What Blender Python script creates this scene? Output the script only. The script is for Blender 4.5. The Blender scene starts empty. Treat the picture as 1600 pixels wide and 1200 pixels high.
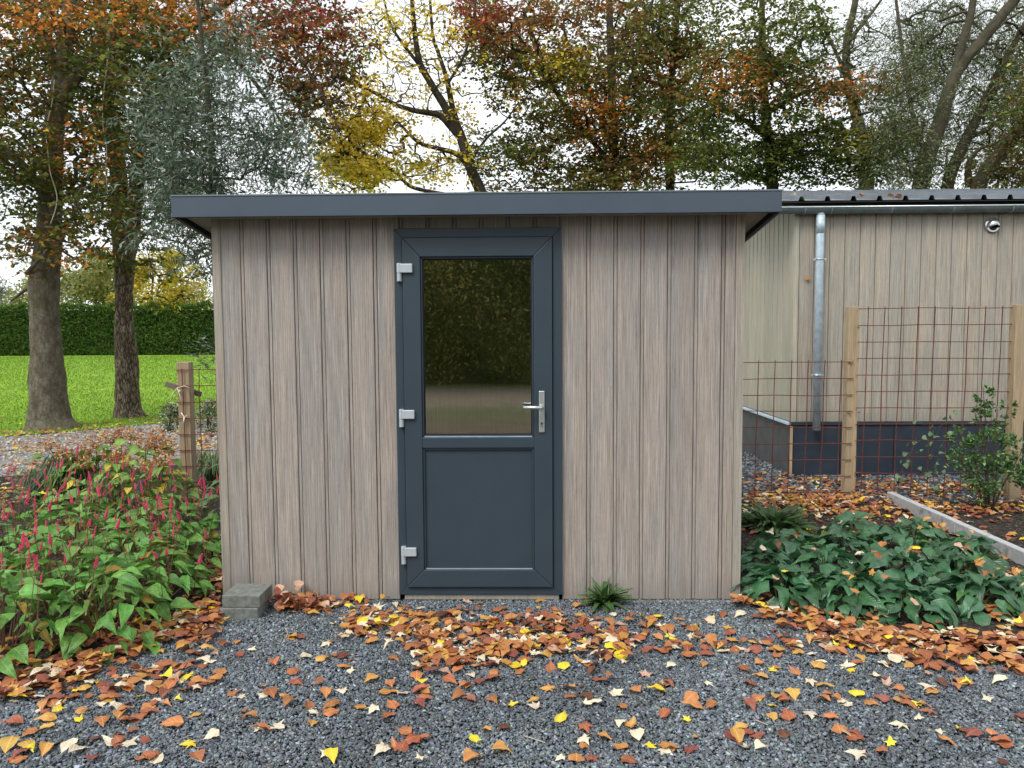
import bpy, math, random
import numpy as np
from mathutils import Vector, Matrix

# ------------------------------------------------------------------ camera, light
random.seed(7); rng = np.random.default_rng(11)
S = bpy.context.scene
RAD = math.radians
CAM = np.array([0.0, -4.5, 1.60])
YAW, PITCH, ROLL, FPX = RAD(1.05), RAD(-3.8), RAD(-0.36), 1200.0
cd = bpy.data.cameras.new("camera"); cam = bpy.data.objects.new("camera", cd)
S.collection.objects.link(cam); S.camera = cam
cd.sensor_width = 36.0; cd.lens = 36.0 * FPX / 1600.0; cd.clip_end = 3000; cd.clip_start = 0.05
RM = Matrix.Rotation(YAW, 3, 'Z') @ Matrix.Rotation(math.pi/2 + PITCH, 3, 'X') @ Matrix.Rotation(ROLL, 3, 'Z')
cam.matrix_world = Matrix.Translation(CAM) @ RM.to_4x4()
RN = np.array(RM)

SUN_EL, SUN_AZ = RAD(50), RAD(215)      # azimuth: direction the sun stands in, from +y clockwise
W = bpy.data.worlds.new("World"); S.world = W; W.use_nodes = True
nt = W.node_tree; nt.nodes.clear()
wo = nt.nodes.new('ShaderNodeOutputWorld'); bg = nt.nodes.new('ShaderNodeBackground')
sky = nt.nodes.new('ShaderNodeTexSky'); sky.sky_type = 'NISHITA'; sky.sun_disc = False
sky.sun_elevation = SUN_EL; sky.sun_rotation = SUN_AZ
tc = nt.nodes.new('ShaderNodeTexCoord'); nz = nt.nodes.new('ShaderNodeTexNoise')
nz.inputs['Scale'].default_value = 2.2; nz.inputs['Detail'].default_value = 5
mp = nt.nodes.new('ShaderNodeMapping'); mp.inputs['Scale'].default_value = (1, 1, 2.5)
cr = nt.nodes.new('ShaderNodeValToRGB')
cr.color_ramp.elements[0].position = .33; cr.color_ramp.elements[0].color = (6.6, 6.9, 7.3, 1)
cr.color_ramp.elements[1].position = .68; cr.color_ramp.elements[1].color = (9.4, 9.5, 9.6, 1)
mx = nt.nodes.new('ShaderNodeMix'); mx.data_type = 'RGBA'; mx.inputs[0].default_value = 0.9
L = nt.links.new
L(tc.outputs['Generated'], mp.inputs[0]); L(mp.outputs[0], nz.inputs['Vector']); L(nz.outputs['Fac'], cr.inputs[0])
L(sky.outputs[0], mx.inputs[6]); L(cr.outputs[0], mx.inputs[7]); L(mx.outputs[2], bg.inputs[0])
bg.inputs[1].default_value = 0.1; L(bg.outputs[0], wo.inputs[0])
sl = bpy.data.lights.new("sun", 'SUN'); sl.energy = 1.5; sl.angle = RAD(25); sl.color = (1, .965, .91)
so = bpy.data.objects.new("sun", sl); S.collection.objects.link(so)
sd = Vector((math.sin(SUN_AZ)*math.cos(SUN_EL), math.cos(SUN_AZ)*math.cos(SUN_EL), math.sin(SUN_EL)))
so.rotation_euler = sd.to_track_quat('Z', 'Y').to_euler()
S.view_settings.view_transform = 'Standard'; S.view_settings.look = 'None'
S.view_settings.exposure = 0.72; S.view_settings.gamma = 1; S.view_settings.use_curve_mapping = False
S.render.engine = 'CYCLES'
S.cycles.max_bounces = 6; S.cycles.diffuse_bounces = 3; S.cycles.glossy_bounces = 3
S.cycles.transmission_bounces = 5; S.cycles.transparent_max_bounces = 4
S.cycles.caustics_reflective = False; S.cycles.caustics_refractive = False
S.cycles.use_denoising = True

# ------------------------------------------------------------------ measuring helpers (photograph survey -> metres)
def ray(px, py): return RN @ np.array([px-800.0, 600.0-py, -FPX])
def on_y(px, py, y):
    d = ray(px, py); return CAM + d*(y-CAM[1])/d[1]
def on_z(px, py, z=0.0):
    d = ray(px, py); return CAM + d*(z-CAM[2])/d[2]
def at(px, py, dist):                      # point at the given distance in +y from the camera
    return on_y(px, py, CAM[1]+dist)
def proj(P):
    q = (np.asarray(P)-CAM) @ RN
    return 800+FPX*q[..., 0]/-q[..., 2], 600-FPX*q[..., 1]/-q[..., 2]

# ------------------------------------------------------------------ object helpers
C = S.collection
def tag(o, label=None, cat=None, group=None, kind=None):
    if label: o['label'] = label
    if cat: o['category'] = cat
    if group: o['group'] = group
    if kind: o['kind'] = kind
    return o
def empty(name, loc=(0,0,0), label=None, cat=None, group=None, rz=0, kind=None):
    o = bpy.data.objects.new(name, None); C.objects.link(o); o.location = loc; o.rotation_euler = (0,0,rz)
    o.empty_display_size = .1
    return tag(o, label, cat, group, kind)
def link(name, me, parent=None, loc=None, rot=None, scale=None):
    o = bpy.data.objects.new(name, me); C.objects.link(o)
    if parent: o.parent = parent
    if loc is not None: o.location = loc
    if rot is not None: o.rotation_euler = rot
    if scale is not None: o.scale = scale
    return o
def mesh(name, verts, faces, mat=None, cols=None, smooth=False):
    """verts (N,3); faces: list of tuples or int array (M,3|4); cols: per-face RGB"""
    me = bpy.data.meshes.new(name)
    verts = np.asarray(verts, dtype=np.float32)
    if isinstance(faces, np.ndarray):
        M, K = faces.shape
        me.vertices.add(len(verts)); me.vertices.foreach_set('co', verts.ravel())
        me.loops.add(M*K); me.loops.foreach_set('vertex_index', faces.astype(np.int32).ravel())
        me.polygons.add(M); me.polygons.foreach_set('loop_start', np.arange(0, M*K, K, dtype=np.int32))
        me.polygons.foreach_set('loop_total', np.full(M, K, dtype=np.int32))
    else:
        me.from_pydata([tuple(v) for v in verts.tolist()], [], faces)
    if cols is not None:
        a = me.attributes.new('Col', 'FLOAT_COLOR', 'FACE')
        c = np.ones((len(cols), 4), dtype=np.float32); c[:, :3] = cols
        a.data.foreach_set('color', c.ravel())
    if smooth: me.polygons.foreach_set('use_smooth', np.ones(len(me.polygons), dtype=bool))
    if mat: me.materials.append(mat)
    me.update(calc_edges=True); me.validate()
    return me
class MB:
    def __init__(s): s.v = []; s.f = []
    def add(s, v, f):
        n = len(s.v); s.v += [tuple(map(float, p)) for p in v]; s.f += [tuple(i+n for i in q) for q in f]; return s
    def box(s, x0, x1, y0, y1, z0, z1):
        return s.add([(x0,y0,z0),(x1,y0,z0),(x1,y1,z0),(x0,y1,z0),(x0,y0,z1),(x1,y0,z1),(x1,y1,z1),(x0,y1,z1)],
                     [(0,3,2,1),(4,5,6,7),(0,1,5,4),(1,2,6,5),(2,3,7,6),(3,0,4,7)])
    def tube(s, pts, r, n=8, cap=True):
        v, f = tube_np(pts, r, n); 
        s.add(v, [tuple(q) for q in f.tolist()])
        if cap:
            k = len(s.v)-len(v); s.f.append(tuple(k+i for i in range(n-1, -1, -1))); m = len(v)-n
            s.f.append(tuple(k+m+i for i in range(n)))
        return s
    def prism(s, prof, z0, z1):          # closed profile in x,y (counter-clockwise) extruded along z
        n = len(prof)
        v = [(x,y,z0) for x,y in prof]+[(x,y,z1) for x,y in prof]
        f = [(i,(i+1)%n,n+(i+1)%n,n+i) for i in range(n)]+[tuple(range(n-1,-1,-1)),tuple(range(n,2*n))]
        return s.add(v, f)
    def obj(s, name, mat, parent=None, bevel=0, smooth=False, loc=None, rot=None):
        me = mesh(name, np.array(s.v), s.f, mat, smooth=smooth)
        o = link(name, me, parent, loc, rot)
        if bevel:
            m = o.modifiers.new('bevel', 'BEVEL'); m.width = bevel; m.segments = 2; m.limit_method = 'ANGLE'
        return o
def tube_np(pts, r, n=6):
    pts = np.asarray(pts, float); K = len(pts); r = np.broadcast_to(np.asarray(r, float), (K,))
    t = np.gradient(pts, axis=0); t /= np.linalg.norm(t, axis=1)[:, None]+1e-9
    up = np.array([0,0,1.0]) if abs(t[0,2]) < .9 else np.array([1.0,0,0])
    u = np.cross(t[0], up); u /= np.linalg.norm(u)
    a = np.arange(n)*2*math.pi/n; V = []
    for k in range(K):
        u = u - t[k]*np.dot(u, t[k]); u /= np.linalg.norm(u)+1e-9; w = np.cross(t[k], u)
        V.append(pts[k] + r[k]*(np.cos(a)[:,None]*u + np.sin(a)[:,None]*w))
    V = np.concatenate(V); i = np.arange(n); F = []
    for k in range(K-1):
        F.append(np.stack([k*n+i, k*n+(i+1)%n, (k+1)*n+(i+1)%n, (k+1)*n+i], 1))
    return V, np.concatenate(F)
def snoise(P, s=1.0, seed=0):
    """cheap smooth pseudo-noise about -1..1 at points P (N,3)"""
    r = np.random.default_rng(seed); out = np.zeros(len(P))
    for k in range(7):
        d = r.normal(size=3); d /= np.linalg.norm(d); f = s*(.6+1.7*r.random()); out += np.sin(P@d*f*2*math.pi + r.random()*6.28 + 1.3*np.sin(P@r.normal(size=3)*f*1.3))
    return out/3.2

# ------------------------------------------------------------------ materials
def newmat(name):
    m = bpy.data.materials.new(name); m.use_nodes = True; t = m.node_tree
    return m, t, t.nodes['Principled BSDF']
def N(t, typ, **kw):
    n = t.nodes.new(typ)
    for k, v in kw.items():
        if k.startswith('_'): setattr(n, k[1:], v)
        else: n.inputs[k.replace('__', ' ')].default_value = v
    return n
def ramp(t, stops):
    n = t.nodes.new('ShaderNodeValToRGB'); e = n.color_ramp.elements
    while len(e) < len(stops): e.new(.5)
    for q, (p, c) in zip(e, stops): q.position = p; q.color = (*c, 1) if len(c) == 3 else c
    return n
def mixc(t, mode, fac, a, b):
    n = t.nodes.new('ShaderNodeMix'); n.data_type = 'RGBA'; n.blend_type = mode
    for i, v in ((0, fac), (6, a), (7, b)):
        if hasattr(v, 'links'): t.links.new(v, n.inputs[i])
        else: n.inputs[i].default_value = v if i == 0 else (*v, 1)
    return n.outputs[2]
def bump(t, h, strength=.3, dist=.01):
    b = N(t, 'ShaderNodeBump', Strength=strength, Distance=dist); t.links.new(h, b.inputs['Height']); return b.outputs[0]

def plain(name, col, rough=.5, metal=0, var=.12, scale=30, bmp=0, spec=.5, dirt=None):
    m, t, p = newmat(name); l = t.links.new
    tc = N(t, 'ShaderNodeTexCoord'); nz = N(t, 'ShaderNodeTexNoise', Scale=scale, Detail=6.0)
    l(tc.outputs['Object'], nz.inputs['Vector'])
    r = ramp(t, [(.3, tuple(c*(1-var) for c in col)), (.7, tuple(min(1, c*(1+var)) for c in col))]); l(nz.outputs['Fac'], r.inputs[0])
    c = r.outputs[0]
    if dirt:
        n2 = N(t, 'ShaderNodeTexNoise', Scale=dirt[1], Detail=8.0, Roughness=.7); l(tc.outputs['Object'], n2.inputs['Vector'])
        r2 = ramp(t, [(dirt[2], (0,0,0)), (dirt[2]+.08, (1,1,1))]); l(n2.outputs['Fac'], r2.inputs[0])
        c = mixc(t, 'MIX', r2.outputs[0], c, dirt[0])
    l(c, p.inputs['Base Color'])
    p.inputs['Roughness'].default_value = rough; p.inputs['Metallic'].default_value = metal; p.inputs['Specular IOR Level'].default_value = spec
    if bmp: l(bump(t, nz.outputs['Fac'], bmp), p.inputs['Normal'])
    return m
def wood_clad(name, base, contrast=1.0, warm=1.0):
    m, t, p = newmat(name); l = t.links.new
    tc = N(t, 'ShaderNodeTexCoord'); oi = N(t, 'ShaderNodeObjectInfo')
    add = N(t, 'ShaderNodeVectorMath', _operation='MULTIPLY_ADD'); 
    cx = N(t, 'ShaderNodeCombineXYZ'); l(oi.outputs['Random'], cx.inputs[0]); l(oi.outputs['Random'], cx.inputs[2])
    l(cx.outputs[0], add.inputs[0]); add.inputs[1].default_value = (0.0, 0, 37.0); l(tc.outputs['Object'], add.inputs[2])
    def mapn(sc, scale, detail, rough=.6, dist=0):
        mpn = N(t, 'ShaderNodeMapping'); mpn.inputs['Scale'].default_value = sc; l(add.outputs[0], mpn.inputs[0])
        n = N(t, 'ShaderNodeTexNoise', Scale=scale, Detail=detail, Roughness=rough, Distortion=dist); l(mpn.outputs[0], n.inputs['Vector']); return n
    fine = mapn((1,1,.014), 210, 6, .72); mid = mapn((1,1,.03), 45, 4, .6, .2); broad = mapn((1,1,.12), 7, 2)
    # cathedral figure: bands bent by a slow noise
    mpn = N(t, 'ShaderNodeMapping'); mpn.inputs['Scale'].default_value = (1,1,.10); l(add.outputs[0], mpn.inputs[0])
    wv = N(t, 'ShaderNodeTexWave', Scale=26, Distortion=9.0, Detail=3.0); wv.inputs['Detail Scale'].default_value = 1.2; l(mpn.outputs[0], wv.inputs['Vector'])
    b = np.array(base); k = contrast
    r1 = ramp(t, [(.32, tuple(b*(1-.62*k))), (.44, tuple(b*.86)), (.55, tuple(b*1.06)), (.68, tuple(np.minimum(1, b*(1+.55*k))))]); l(fine.outputs['Fac'], r1.inputs[0])
    r2 = ramp(t, [(.33, (.84,.83,.82)), (.5, (.99,.99,.99)), (.68, (1.10,1.10,1.10))]); l(mid.outputs['Fac'], r2.inputs[0])
    r3 = ramp(t, [(.38, (.93,.95,.97)), (.62, (1.06*warm,1.0,.96))]); l(broad.outputs['Fac'], r3.inputs[0])
    r4 = ramp(t, [(.0, (.84,.83,.82)), (.3, (1,1,1)), (1, (1.03,1.03,1.03))]); l(wv.outputs['Fac'], r4.inputs[0])
    c = mixc(t, 'MULTIPLY', 1.0, r1.outputs[0], r2.outputs[0]); c = mixc(t, 'MULTIPLY', 1.0, c, r3.outputs[0]); c = mixc(t, 'MULTIPLY', .8, c, r4.outputs[0])
    fl = mapn((1,1,.16), 170, 4, .7, 1.2); r5 = ramp(t, [(.34, (.80,.79,.78)), (.46, (1,1,1)), (.60, (1,1,1)), (.70, (1.22,1.22,1.20))]); l(fl.outputs['Fac'], r5.inputs[0]); c = mixc(t, 'MULTIPLY', .8, c, r5.outputs[0])
    # sparse knots and wavy figure
    kn = N(t, 'ShaderNodeTexVoronoi', Scale=7.0); mk = N(t, 'ShaderNodeMapping'); mk.inputs['Scale'].default_value = (1,1,.22); l(add.outputs[0], mk.inputs[0])
    dk = N(t, 'ShaderNodeVectorMath', _operation='MULTIPLY_ADD'); l(mid.outputs['Color'], dk.inputs[0]); dk.inputs[1].default_value = (.02,.02,.05); l(mk.outputs[0], dk.inputs[2]); l(dk.outputs[0], kn.inputs['Vector'])
    rk = ramp(t, [(.0, (.62,.58,.55)), (.06, (.80,.78,.76)), (.10, (1.12,1.12,1.12)), (.16, (1,1,1))]); l(kn.outputs['Distance'], rk.inputs[0]); c = mixc(t, 'MULTIPLY', .7, c, rk.outputs[0])
    # tone differs a little from board to board
    mr = N(t, 'ShaderNodeMapRange'); mr.inputs['To Min'].default_value = .93; mr.inputs['To Max'].default_value = 1.06; l(oi.outputs['Random'], mr.inputs[0])
    cb = N(t, 'ShaderNodeCombineColor'); [l(mr.outputs[0], cb.inputs[i]) for i in range(3)]
    c = mixc(t, 'MULTIPLY', 1.0, c, cb.outputs[0])
    # splash dirt just above the ground (a real stain on the boards)
    sx = N(t, 'ShaderNodeSeparateXYZ'); l(tc.outputs['Object'], sx.inputs[0])
    m2 = N(t, 'ShaderNodeMapRange'); m2.inputs['From Min'].default_value = .16; m2.inputs['From Max'].default_value = .0; l(sx.outputs[2], m2.inputs[0])
    mm = N(t, 'ShaderNodeMath', _operation='MULTIPLY'); l(m2.outputs[0], mm.inputs[0]); l(mid.outputs['Fac'], mm.inputs[1])
    c = mixc(t, 'MIX', mm.outputs[0], c, tuple(b*.62))
    l(c, p.inputs['Base Color']); p.inputs['Roughness'].default_value = .62; p.inputs['Specular IOR Level'].default_value = .35
    l(bump(t, fine.outputs['Fac'], .35, .0015), p.inputs['Normal'])
    return m
def attr_mat(name, rough=.6, transl=0, var=.15, spec=.3, vein=False, tint=(1,1,1)):
    m, t, p = newmat(name); l = t.links.new
    a = N(t, 'ShaderNodeAttribute', _attribute_name='Col'); tc = N(t, 'ShaderNodeTexCoord')
    nz = N(t, 'ShaderNodeTexNoise', Scale=45.0, Detail=4.0); l(tc.outputs['Object'], nz.inputs['Vector'])
    r = ramp(t, [(.3, (1-var,)*3), (.7, (1+var,)*3)]); l(nz.outputs['Fac'], r.inputs[0])
    c = mixc(t, 'MULTIPLY', 1.0, a.outputs['Color'], r.outputs[0]); l(c, p.inputs['Base Color'])
    p.inputs['Roughness'].default_value = rough; p.inputs['Specular IOR Level'].default_value = spec
    if transl:
        tr = N(t, 'ShaderNodeBsdfTranslucent'); l(c, tr.inputs[0]); ms = N(t, 'ShaderNodeMixShader', Fac=transl)
        l(p.outputs[0], ms.inputs[1]); l(tr.outputs[0], ms.inputs[2]); l(ms.outputs[0], t.nodes['Material Output'].inputs[0])
    return m
def leaf_mat(name, col, col2, edge=None, rough=.5, transl=.25, spec=.4, rv=.2):
    """single leaves: colour varies along the blade, between leaves (object random) and towards the midrib"""
    m, t, p = newmat(name); l = t.links.new
    tc = N(t, 'ShaderNodeTexCoord'); oi = N(t, 'ShaderNodeObjectInfo'); nz = N(t, 'ShaderNodeTexNoise', Scale=38.0, Detail=5.0)
    ad = N(t, 'ShaderNodeVectorMath', _operation='ADD'); l(tc.outputs['Object'], ad.inputs[0]); l(oi.outputs['Random'], ad.inputs[1]); l(ad.outputs[0], nz.inputs['Vector'])
    r = ramp(t, [(.32, col), (.68, col2)]); l(nz.outputs['Fac'], r.inputs[0]); c = r.outputs[0]
    hs = N(t, 'ShaderNodeHueSaturation'); l(c, hs.inputs['Color'])
    mr = N(t, 'ShaderNodeMapRange'); mr.inputs['To Min'].default_value = 1-rv; mr.inputs['To Max'].default_value = 1+rv; l(oi.outputs['Random'], mr.inputs[0]); l(mr.outputs[0], hs.inputs['Value'])
    m3 = N(t, 'ShaderNodeMath', _operation='MULTIPLY_ADD'); m3.inputs[1].default_value = 7.31; m3.inputs[2].default_value = 0; l(oi.outputs['Random'], m3.inputs[0])
    fr = N(t, 'ShaderNodeMath', _operation='FRACT'); l(m3.outputs[0], fr.inputs[0])
    mh = N(t, 'ShaderNodeMapRange'); mh.inputs['To Min'].default_value = .485; mh.inputs['To Max'].default_value = .515; l(fr.outputs[0], mh.inputs[0]); l(mh.outputs[0], hs.inputs['Hue'])
    c = hs.outputs[0]
    # midrib and side veins from object coordinates (leaf lies along +x)
    sx = N(t, 'ShaderNodeSeparateXYZ'); l(tc.outputs['Object'], sx.inputs[0])
    ab = N(t, 'ShaderNodeMath', _operation='ABSOLUTE'); l(sx.outputs[1], ab.inputs[0])
    v1 = N(t, 'ShaderNodeMapRange'); v1.inputs['From Min'].default_value = .0; v1.inputs['From Max'].default_value = .0025; v1.inputs['To Min'].default_value = 1; v1.inputs['To Max'].default_value = 0; l(ab.outputs[0], v1.inputs[0])
    q = N(t, 'ShaderNodeMath', _operation='SUBTRACT'); l(sx.outputs[0], q.inputs[0]); l(ab.outputs[0], q.inputs[1])
    q2 = N(t, 'ShaderNodeMath', _operation='MULTIPLY'); l(q.outputs[0], q2.inputs[0]); q2.inputs[1].default_value = 420
    sn = N(t, 'ShaderNodeMath', _operation='SINE'); l(q2.outputs[0], sn.inputs[0])
    ec = edge or tuple(min(1, x*1.5+.03) for x in col2)
    vf = N(t, 'ShaderNodeMath', _operation='MULTIPLY'); l(v1.outputs[0], vf.inputs[0]); vf.inputs[1].default_value = .6
    c = mixc(t, 'MIX', vf.outputs[0], c, ec)
    l(c, p.inputs['Base Color']); p.inputs['Roughness'].default_value = rough; p.inputs['Specular IOR Level'].default_value = spec
    l(bump(t, sn.outputs[0], .35, .0015), p.inputs['Normal'])
    tr = N(t, 'ShaderNodeBsdfTranslucent'); l(c, tr.inputs[0]); ms = N(t, 'ShaderNodeMixShader', Fac=transl)
    l(p.outputs[0], ms.inputs[1]); l(tr.outputs[0], ms.inputs[2]); l(ms.outputs[0], t.nodes['Material Output'].inputs[0])
    return m
def ground_mat(name, stops, scale=8, bmp=.5, speck=None, rough=.9):
    m, t, p = newmat(name); l = t.links.new
    tc = N(t, 'ShaderNodeTexCoord'); nz = N(t, 'ShaderNodeTexNoise', Scale=scale, Detail=9.0, Roughness=.65); l(tc.outputs['Object'], nz.inputs['Vector'])
    r = ramp(t, stops); l(nz.outputs['Fac'], r.inputs[0]); c = r.outputs[0]
    if speck:
        vo = N(t, 'ShaderNodeTexVoronoi', Scale=speck[0]); l(tc.outputs['Object'], vo.inputs['Vector'])
        h = N(t, 'ShaderNodeSeparateColor'); l(vo.outputs['Color'], h.inputs[0])
        r2 = ramp(t, speck[1]); l(h.outputs[0], r2.inputs[0]); c = mixc(t, 'MIX', speck[2], c, r2.outputs[0])
    l(c, p.inputs['Base Color']); p.inputs['Roughness'].default_value = rough; p.inputs['Specular IOR Level'].default_value = .2
    l(bump(t, (vo.outputs['Distance'] if speck else nz.outputs['Fac']), bmp, .02), p.inputs['Normal'])
    return m

M = {}
M['wood'] = wood_clad('wood_cladding', (.362,.330,.300))
M['trim'] = wood_clad('wood_trim', (.38,.350,.30), .5)
M['wood2'] = wood_clad('wood_cladding_pale', (.395,.37,.315), .75)
M['gloss_clad'] = wood_clad('wood_cladding_side', (.42,.405,.33), .35)
M['gloss_clad'].node_tree.nodes['Principled BSDF'].inputs['Roughness'].default_value = .5
M['anth'] = plain('anthracite_door', (.035,.055,.074), .42, var=.06, scale=6, dirt=((.30,.33,.36), 60, .735))
M['fascia'] = plain('fascia_metal', (.064,.090,.120), .38, var=.07, scale=3, dirt=((.17,.20,.23), 40, .74))
M['anth_dark'] = plain('anthracite_plinth', (.022,.034,.052), .5, var=.2, scale=5, dirt=((.10,.12,.13), 9, .68))
M['plinth_side'] = plain('plinth_side', (.060,.062,.066), .6, var=.25, scale=6)
M['gasket'] = plain('rubber_gasket', (.008,.008,.009), .6)
M['chrome'] = plain('satin_steel', (.62,.66,.66), .34, .75, var=.04)
M['hinge'] = plain('hinge_paint', (.50,.56,.60), .4, .25, var=.05)
M['zinc'] = plain('galvanised_zinc', (.55,.68,.78), .40, .25, var=.18, scale=16)
M['gutter'] = plain('zinc_gutter', (.17,.22,.23), .45, .45, var=.25, scale=7)
M['gutter_lip'] = plain('zinc_lip', (.55,.62,.64), .3, .6)
M['roof'] = plain('roof_sheet', (.19,.22,.25), .4, .3, var=.2, scale=4)
M['steel'] = plain('steel_vent', (.55,.56,.55), .25, .85, var=.05)
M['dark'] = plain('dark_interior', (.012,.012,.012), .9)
M['post'] = wood_clad('pressure_treated_post', (.42,.325,.205), .6, 1.0)
M['post_grey'] = wood_clad('weathered_post', (.38,.29,.19), .6)
M['slatwood'] = wood_clad('weathered_slat', (.22,.18,.14), .6)
M['rust'] = plain('rusty_wire', (.13,.032,.020), .8, var=.35, scale=60)
M['concrete'] = plain('concrete', (.40,.41,.42), .85, var=.16, scale=25, bmp=.3, dirt=((.22,.23,.21), 6, .58))
M['paver'] = plain('mossy_concrete', (.165,.178,.158), .9, var=.25, scale=35, bmp=.5, dirt=((.20,.23,.21), 9, .55))
M['mossconc'] = plain('mossy_slab', (.30,.33,.24), .9, var=.3, scale=20, bmp=.4, dirt=((.16,.22,.06), 8, .5))
M['green'] = plain('green_plastic', (.03,.55,.13), .45)
M['string'] = plain('cream_string', (.72,.64,.50), .8)
def bark(name, c0, c1, c2, moss, crack, sc=(9,9,2.2)):
    m, t, p = newmat(name); l = t.links.new; tc = N(t, 'ShaderNodeTexCoord'); mpn = N(t, 'ShaderNodeMapping'); mpn.inputs['Scale'].default_value = sc; l(tc.outputs['Object'], mpn.inputs[0])
    n1 = N(t, 'ShaderNodeTexNoise', Scale=1.6, Detail=10.0, Roughness=.72); l(mpn.outputs[0], n1.inputs['Vector'])
    vo = N(t, 'ShaderNodeTexVoronoi', Scale=2.6, _feature='DISTANCE_TO_EDGE'); 
    ad = N(t, 'ShaderNodeVectorMath', _operation='MULTIPLY_ADD'); l(n1.outputs['Color'], ad.inputs[0]); ad.inputs[1].default_value = (.9,.9,.9); l(mpn.outputs[0], ad.inputs[2]); l(ad.outputs[0], vo.inputs['Vector'])
    r1 = ramp(t, [(.30,c0),(.5,c1),(.68,c2)]); l(n1.outputs['Fac'], r1.inputs[0])
    r2 = ramp(t, [(.0,(.25,.22,.2)),(.12,(1,1,1))]); l(vo.outputs['Distance'], r2.inputs[0]); c = mixc(t, 'MULTIPLY', crack, r1.outputs[0], r2.outputs[0])
    n2 = N(t, 'ShaderNodeTexNoise', Scale=2.2, Detail=8.0, Roughness=.7); l(tc.outputs['Object'], n2.inputs['Vector']); r3 = ramp(t, [(.52,(0,0,0)),(.66,(1,1,1))]); l(n2.outputs['Fac'], r3.inputs[0])
    mf = N(t, 'ShaderNodeMath', _operation='MULTIPLY'); l(r3.outputs[0], mf.inputs[0]); mf.inputs[1].default_value = moss; c = mixc(t, 'MIX', mf.outputs[0], c, (.10,.105,.045))
    l(c, p.inputs['Base Color']); p.inputs['Roughness'].default_value = .9; p.inputs['Specular IOR Level'].default_value = .15
    mh = N(t, 'ShaderNodeMath', _operation='MULTIPLY_ADD'); l(r2.outputs[0], mh.inputs[0]); mh.inputs[1].default_value = crack; l(n1.outputs['Fac'], mh.inputs[2]); l(bump(t, mh.outputs[0], .9, .03), p.inputs['Normal']); return m
M['bark_a'] = bark('bark_smooth', (.075,.065,.045), (.145,.128,.095), (.23,.21,.165), .7, .25, (5,5,3))
M['bark_b'] = bark('bark_rough', (.07,.05,.036), (.19,.145,.11), (.40,.34,.28), .35, .9)
M['bark_d'] = ground_mat('bark_dark', [(.3,(.022,.019,.013)),(.6,(.06,.05,.035)),(.8,(.10,.09,.06))], 6, .6)
M['bark_w'] = ground_mat('bark_willow', [(.3,(.035,.032,.02)),(.6,(.085,.076,.05)),(.8,(.13,.12,.08))], 6, .8)
M['twig'] = plain('twig', (.06,.05,.036), .8)
M['vine'] = plain('pale_vine', (.42,.38,.30), .8)
M['stem'] = plain('green_stem', (.10,.13,.04), .7)
M['stem_red'] = plain('red_stem', (.16,.07,.04), .7)
M['leaf'] = attr_mat('tree_leaf', .5, .45)
M['leafg'] = attr_mat('plant_leaf', .42, .25, spec=.5)
M['litter'] = attr_mat('fallen_leaf', .55, .15, spec=.35)
M['stone'] = attr_mat('gravel_stone', .62, 0, spec=.45)
m_, t_, p_ = newmat('window_glass')
p_.inputs['Base Color'].default_value = (.62,.66,.62,1); p_.inputs['Roughness'].default_value = 0.004
p_.inputs['Transmission Weight'].default_value = 1; p_.inputs['IOR'].default_value = 2.5
p_.inputs['IOR'].default_value = 2.9
M['glass'] = m_
M['dirt'] = ground_mat('dirt_ground', [(.35,(.055,.04,.028)),(.6,(.11,.085,.06)),(.75,(.17,.14,.10))], 1.5, .6)
M['soil'] = ground_mat('dark_soil', [(.35,(.018,.014,.011)),(.55,(.042,.034,.027)),(.72,(.085,.07,.055))], 22, .9, (60, [(0,(.02,.016,.012)),(.8,(.06,.05,.04)),(.97,(.20,.17,.13))], .5))
M['gravelbase'] = ground_mat('gravel_bed', [(.35,(.03,.038,.048)),(.55,(.07,.085,.10)),(.72,(.13,.15,.17))], 30, 1.0, (75, [(0,(.015,.02,.026)),(.5,(.05,.065,.08)),(.97,(.17,.20,.22))], .7))
M['pathbase'] = ground_mat('path_gravel', [(.35,(.20,.195,.18)),(.55,(.30,.29,.27)),(.72,(.40,.385,.36))], 12, .6, (45, [(0,(.10,.10,.105)),(.6,(.22,.22,.22)),(.97,(.38,.36,.33))], .5))
M['lawn'] = ground_mat('lawn_grass', [(.3,(.12,.23,.010)),(.5,(.18,.34,.012)),(.7,(.25,.42,.016))], .35, .4, (11, [(0,(.11,.21,.01)),(1,(.24,.42,.015))], .4))
M['lawn2'] = ground_mat('rough_grass', [(.3,(.10,.13,.03)),(.6,(.17,.20,.05)),(.75,(.28,.23,.11))], 3, .6)

# ------------------------------------------------------------------ ground, lawn, beds, paths
def sheet(name, poly, z, mat, kind='structure', parent=None):
    me = mesh(name, [(x,y,z) for x,y in poly], [tuple(range(len(poly)))], mat)
    return tag(link(name, me, parent), kind=kind)
def relief(name, poly, z, mat, amp=.02, step=.07, seed=1, s=2.0):
    """sheet with real small relief: grid clipped to a polygon"""
    P = np.array(poly); x0, y0 = P.min(0); x1, y1 = P.max(0)
    nx, ny = int((x1-x0)/step)+1, int((y1-y0)/step)+1
    X, Y = np.meshgrid(np.linspace(x0,x1,nx), np.linspace(y0,y1,ny)); pts = np.stack([X.ravel(),Y.ravel(),np.zeros(nx*ny)],1)
    h = amp*(.5+.35*snoise(pts, s, seed)+.25*snoise(pts, s*4, seed+1)); pts[:,2] = z+np.maximum(0, h)
    idx = np.arange(nx*ny).reshape(ny,nx)
    F = np.stack([idx[:-1,:-1].ravel(), idx[:-1,1:].ravel(), idx[1:,1:].ravel(), idx[1:,:-1].ravel()],1)
    cen = pts[F].mean(1)[:,:2]; F = F[inpoly(cen, poly)]
    return tag(link(name, mesh(name, pts, F, mat, smooth=True)), kind='structure')
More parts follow.
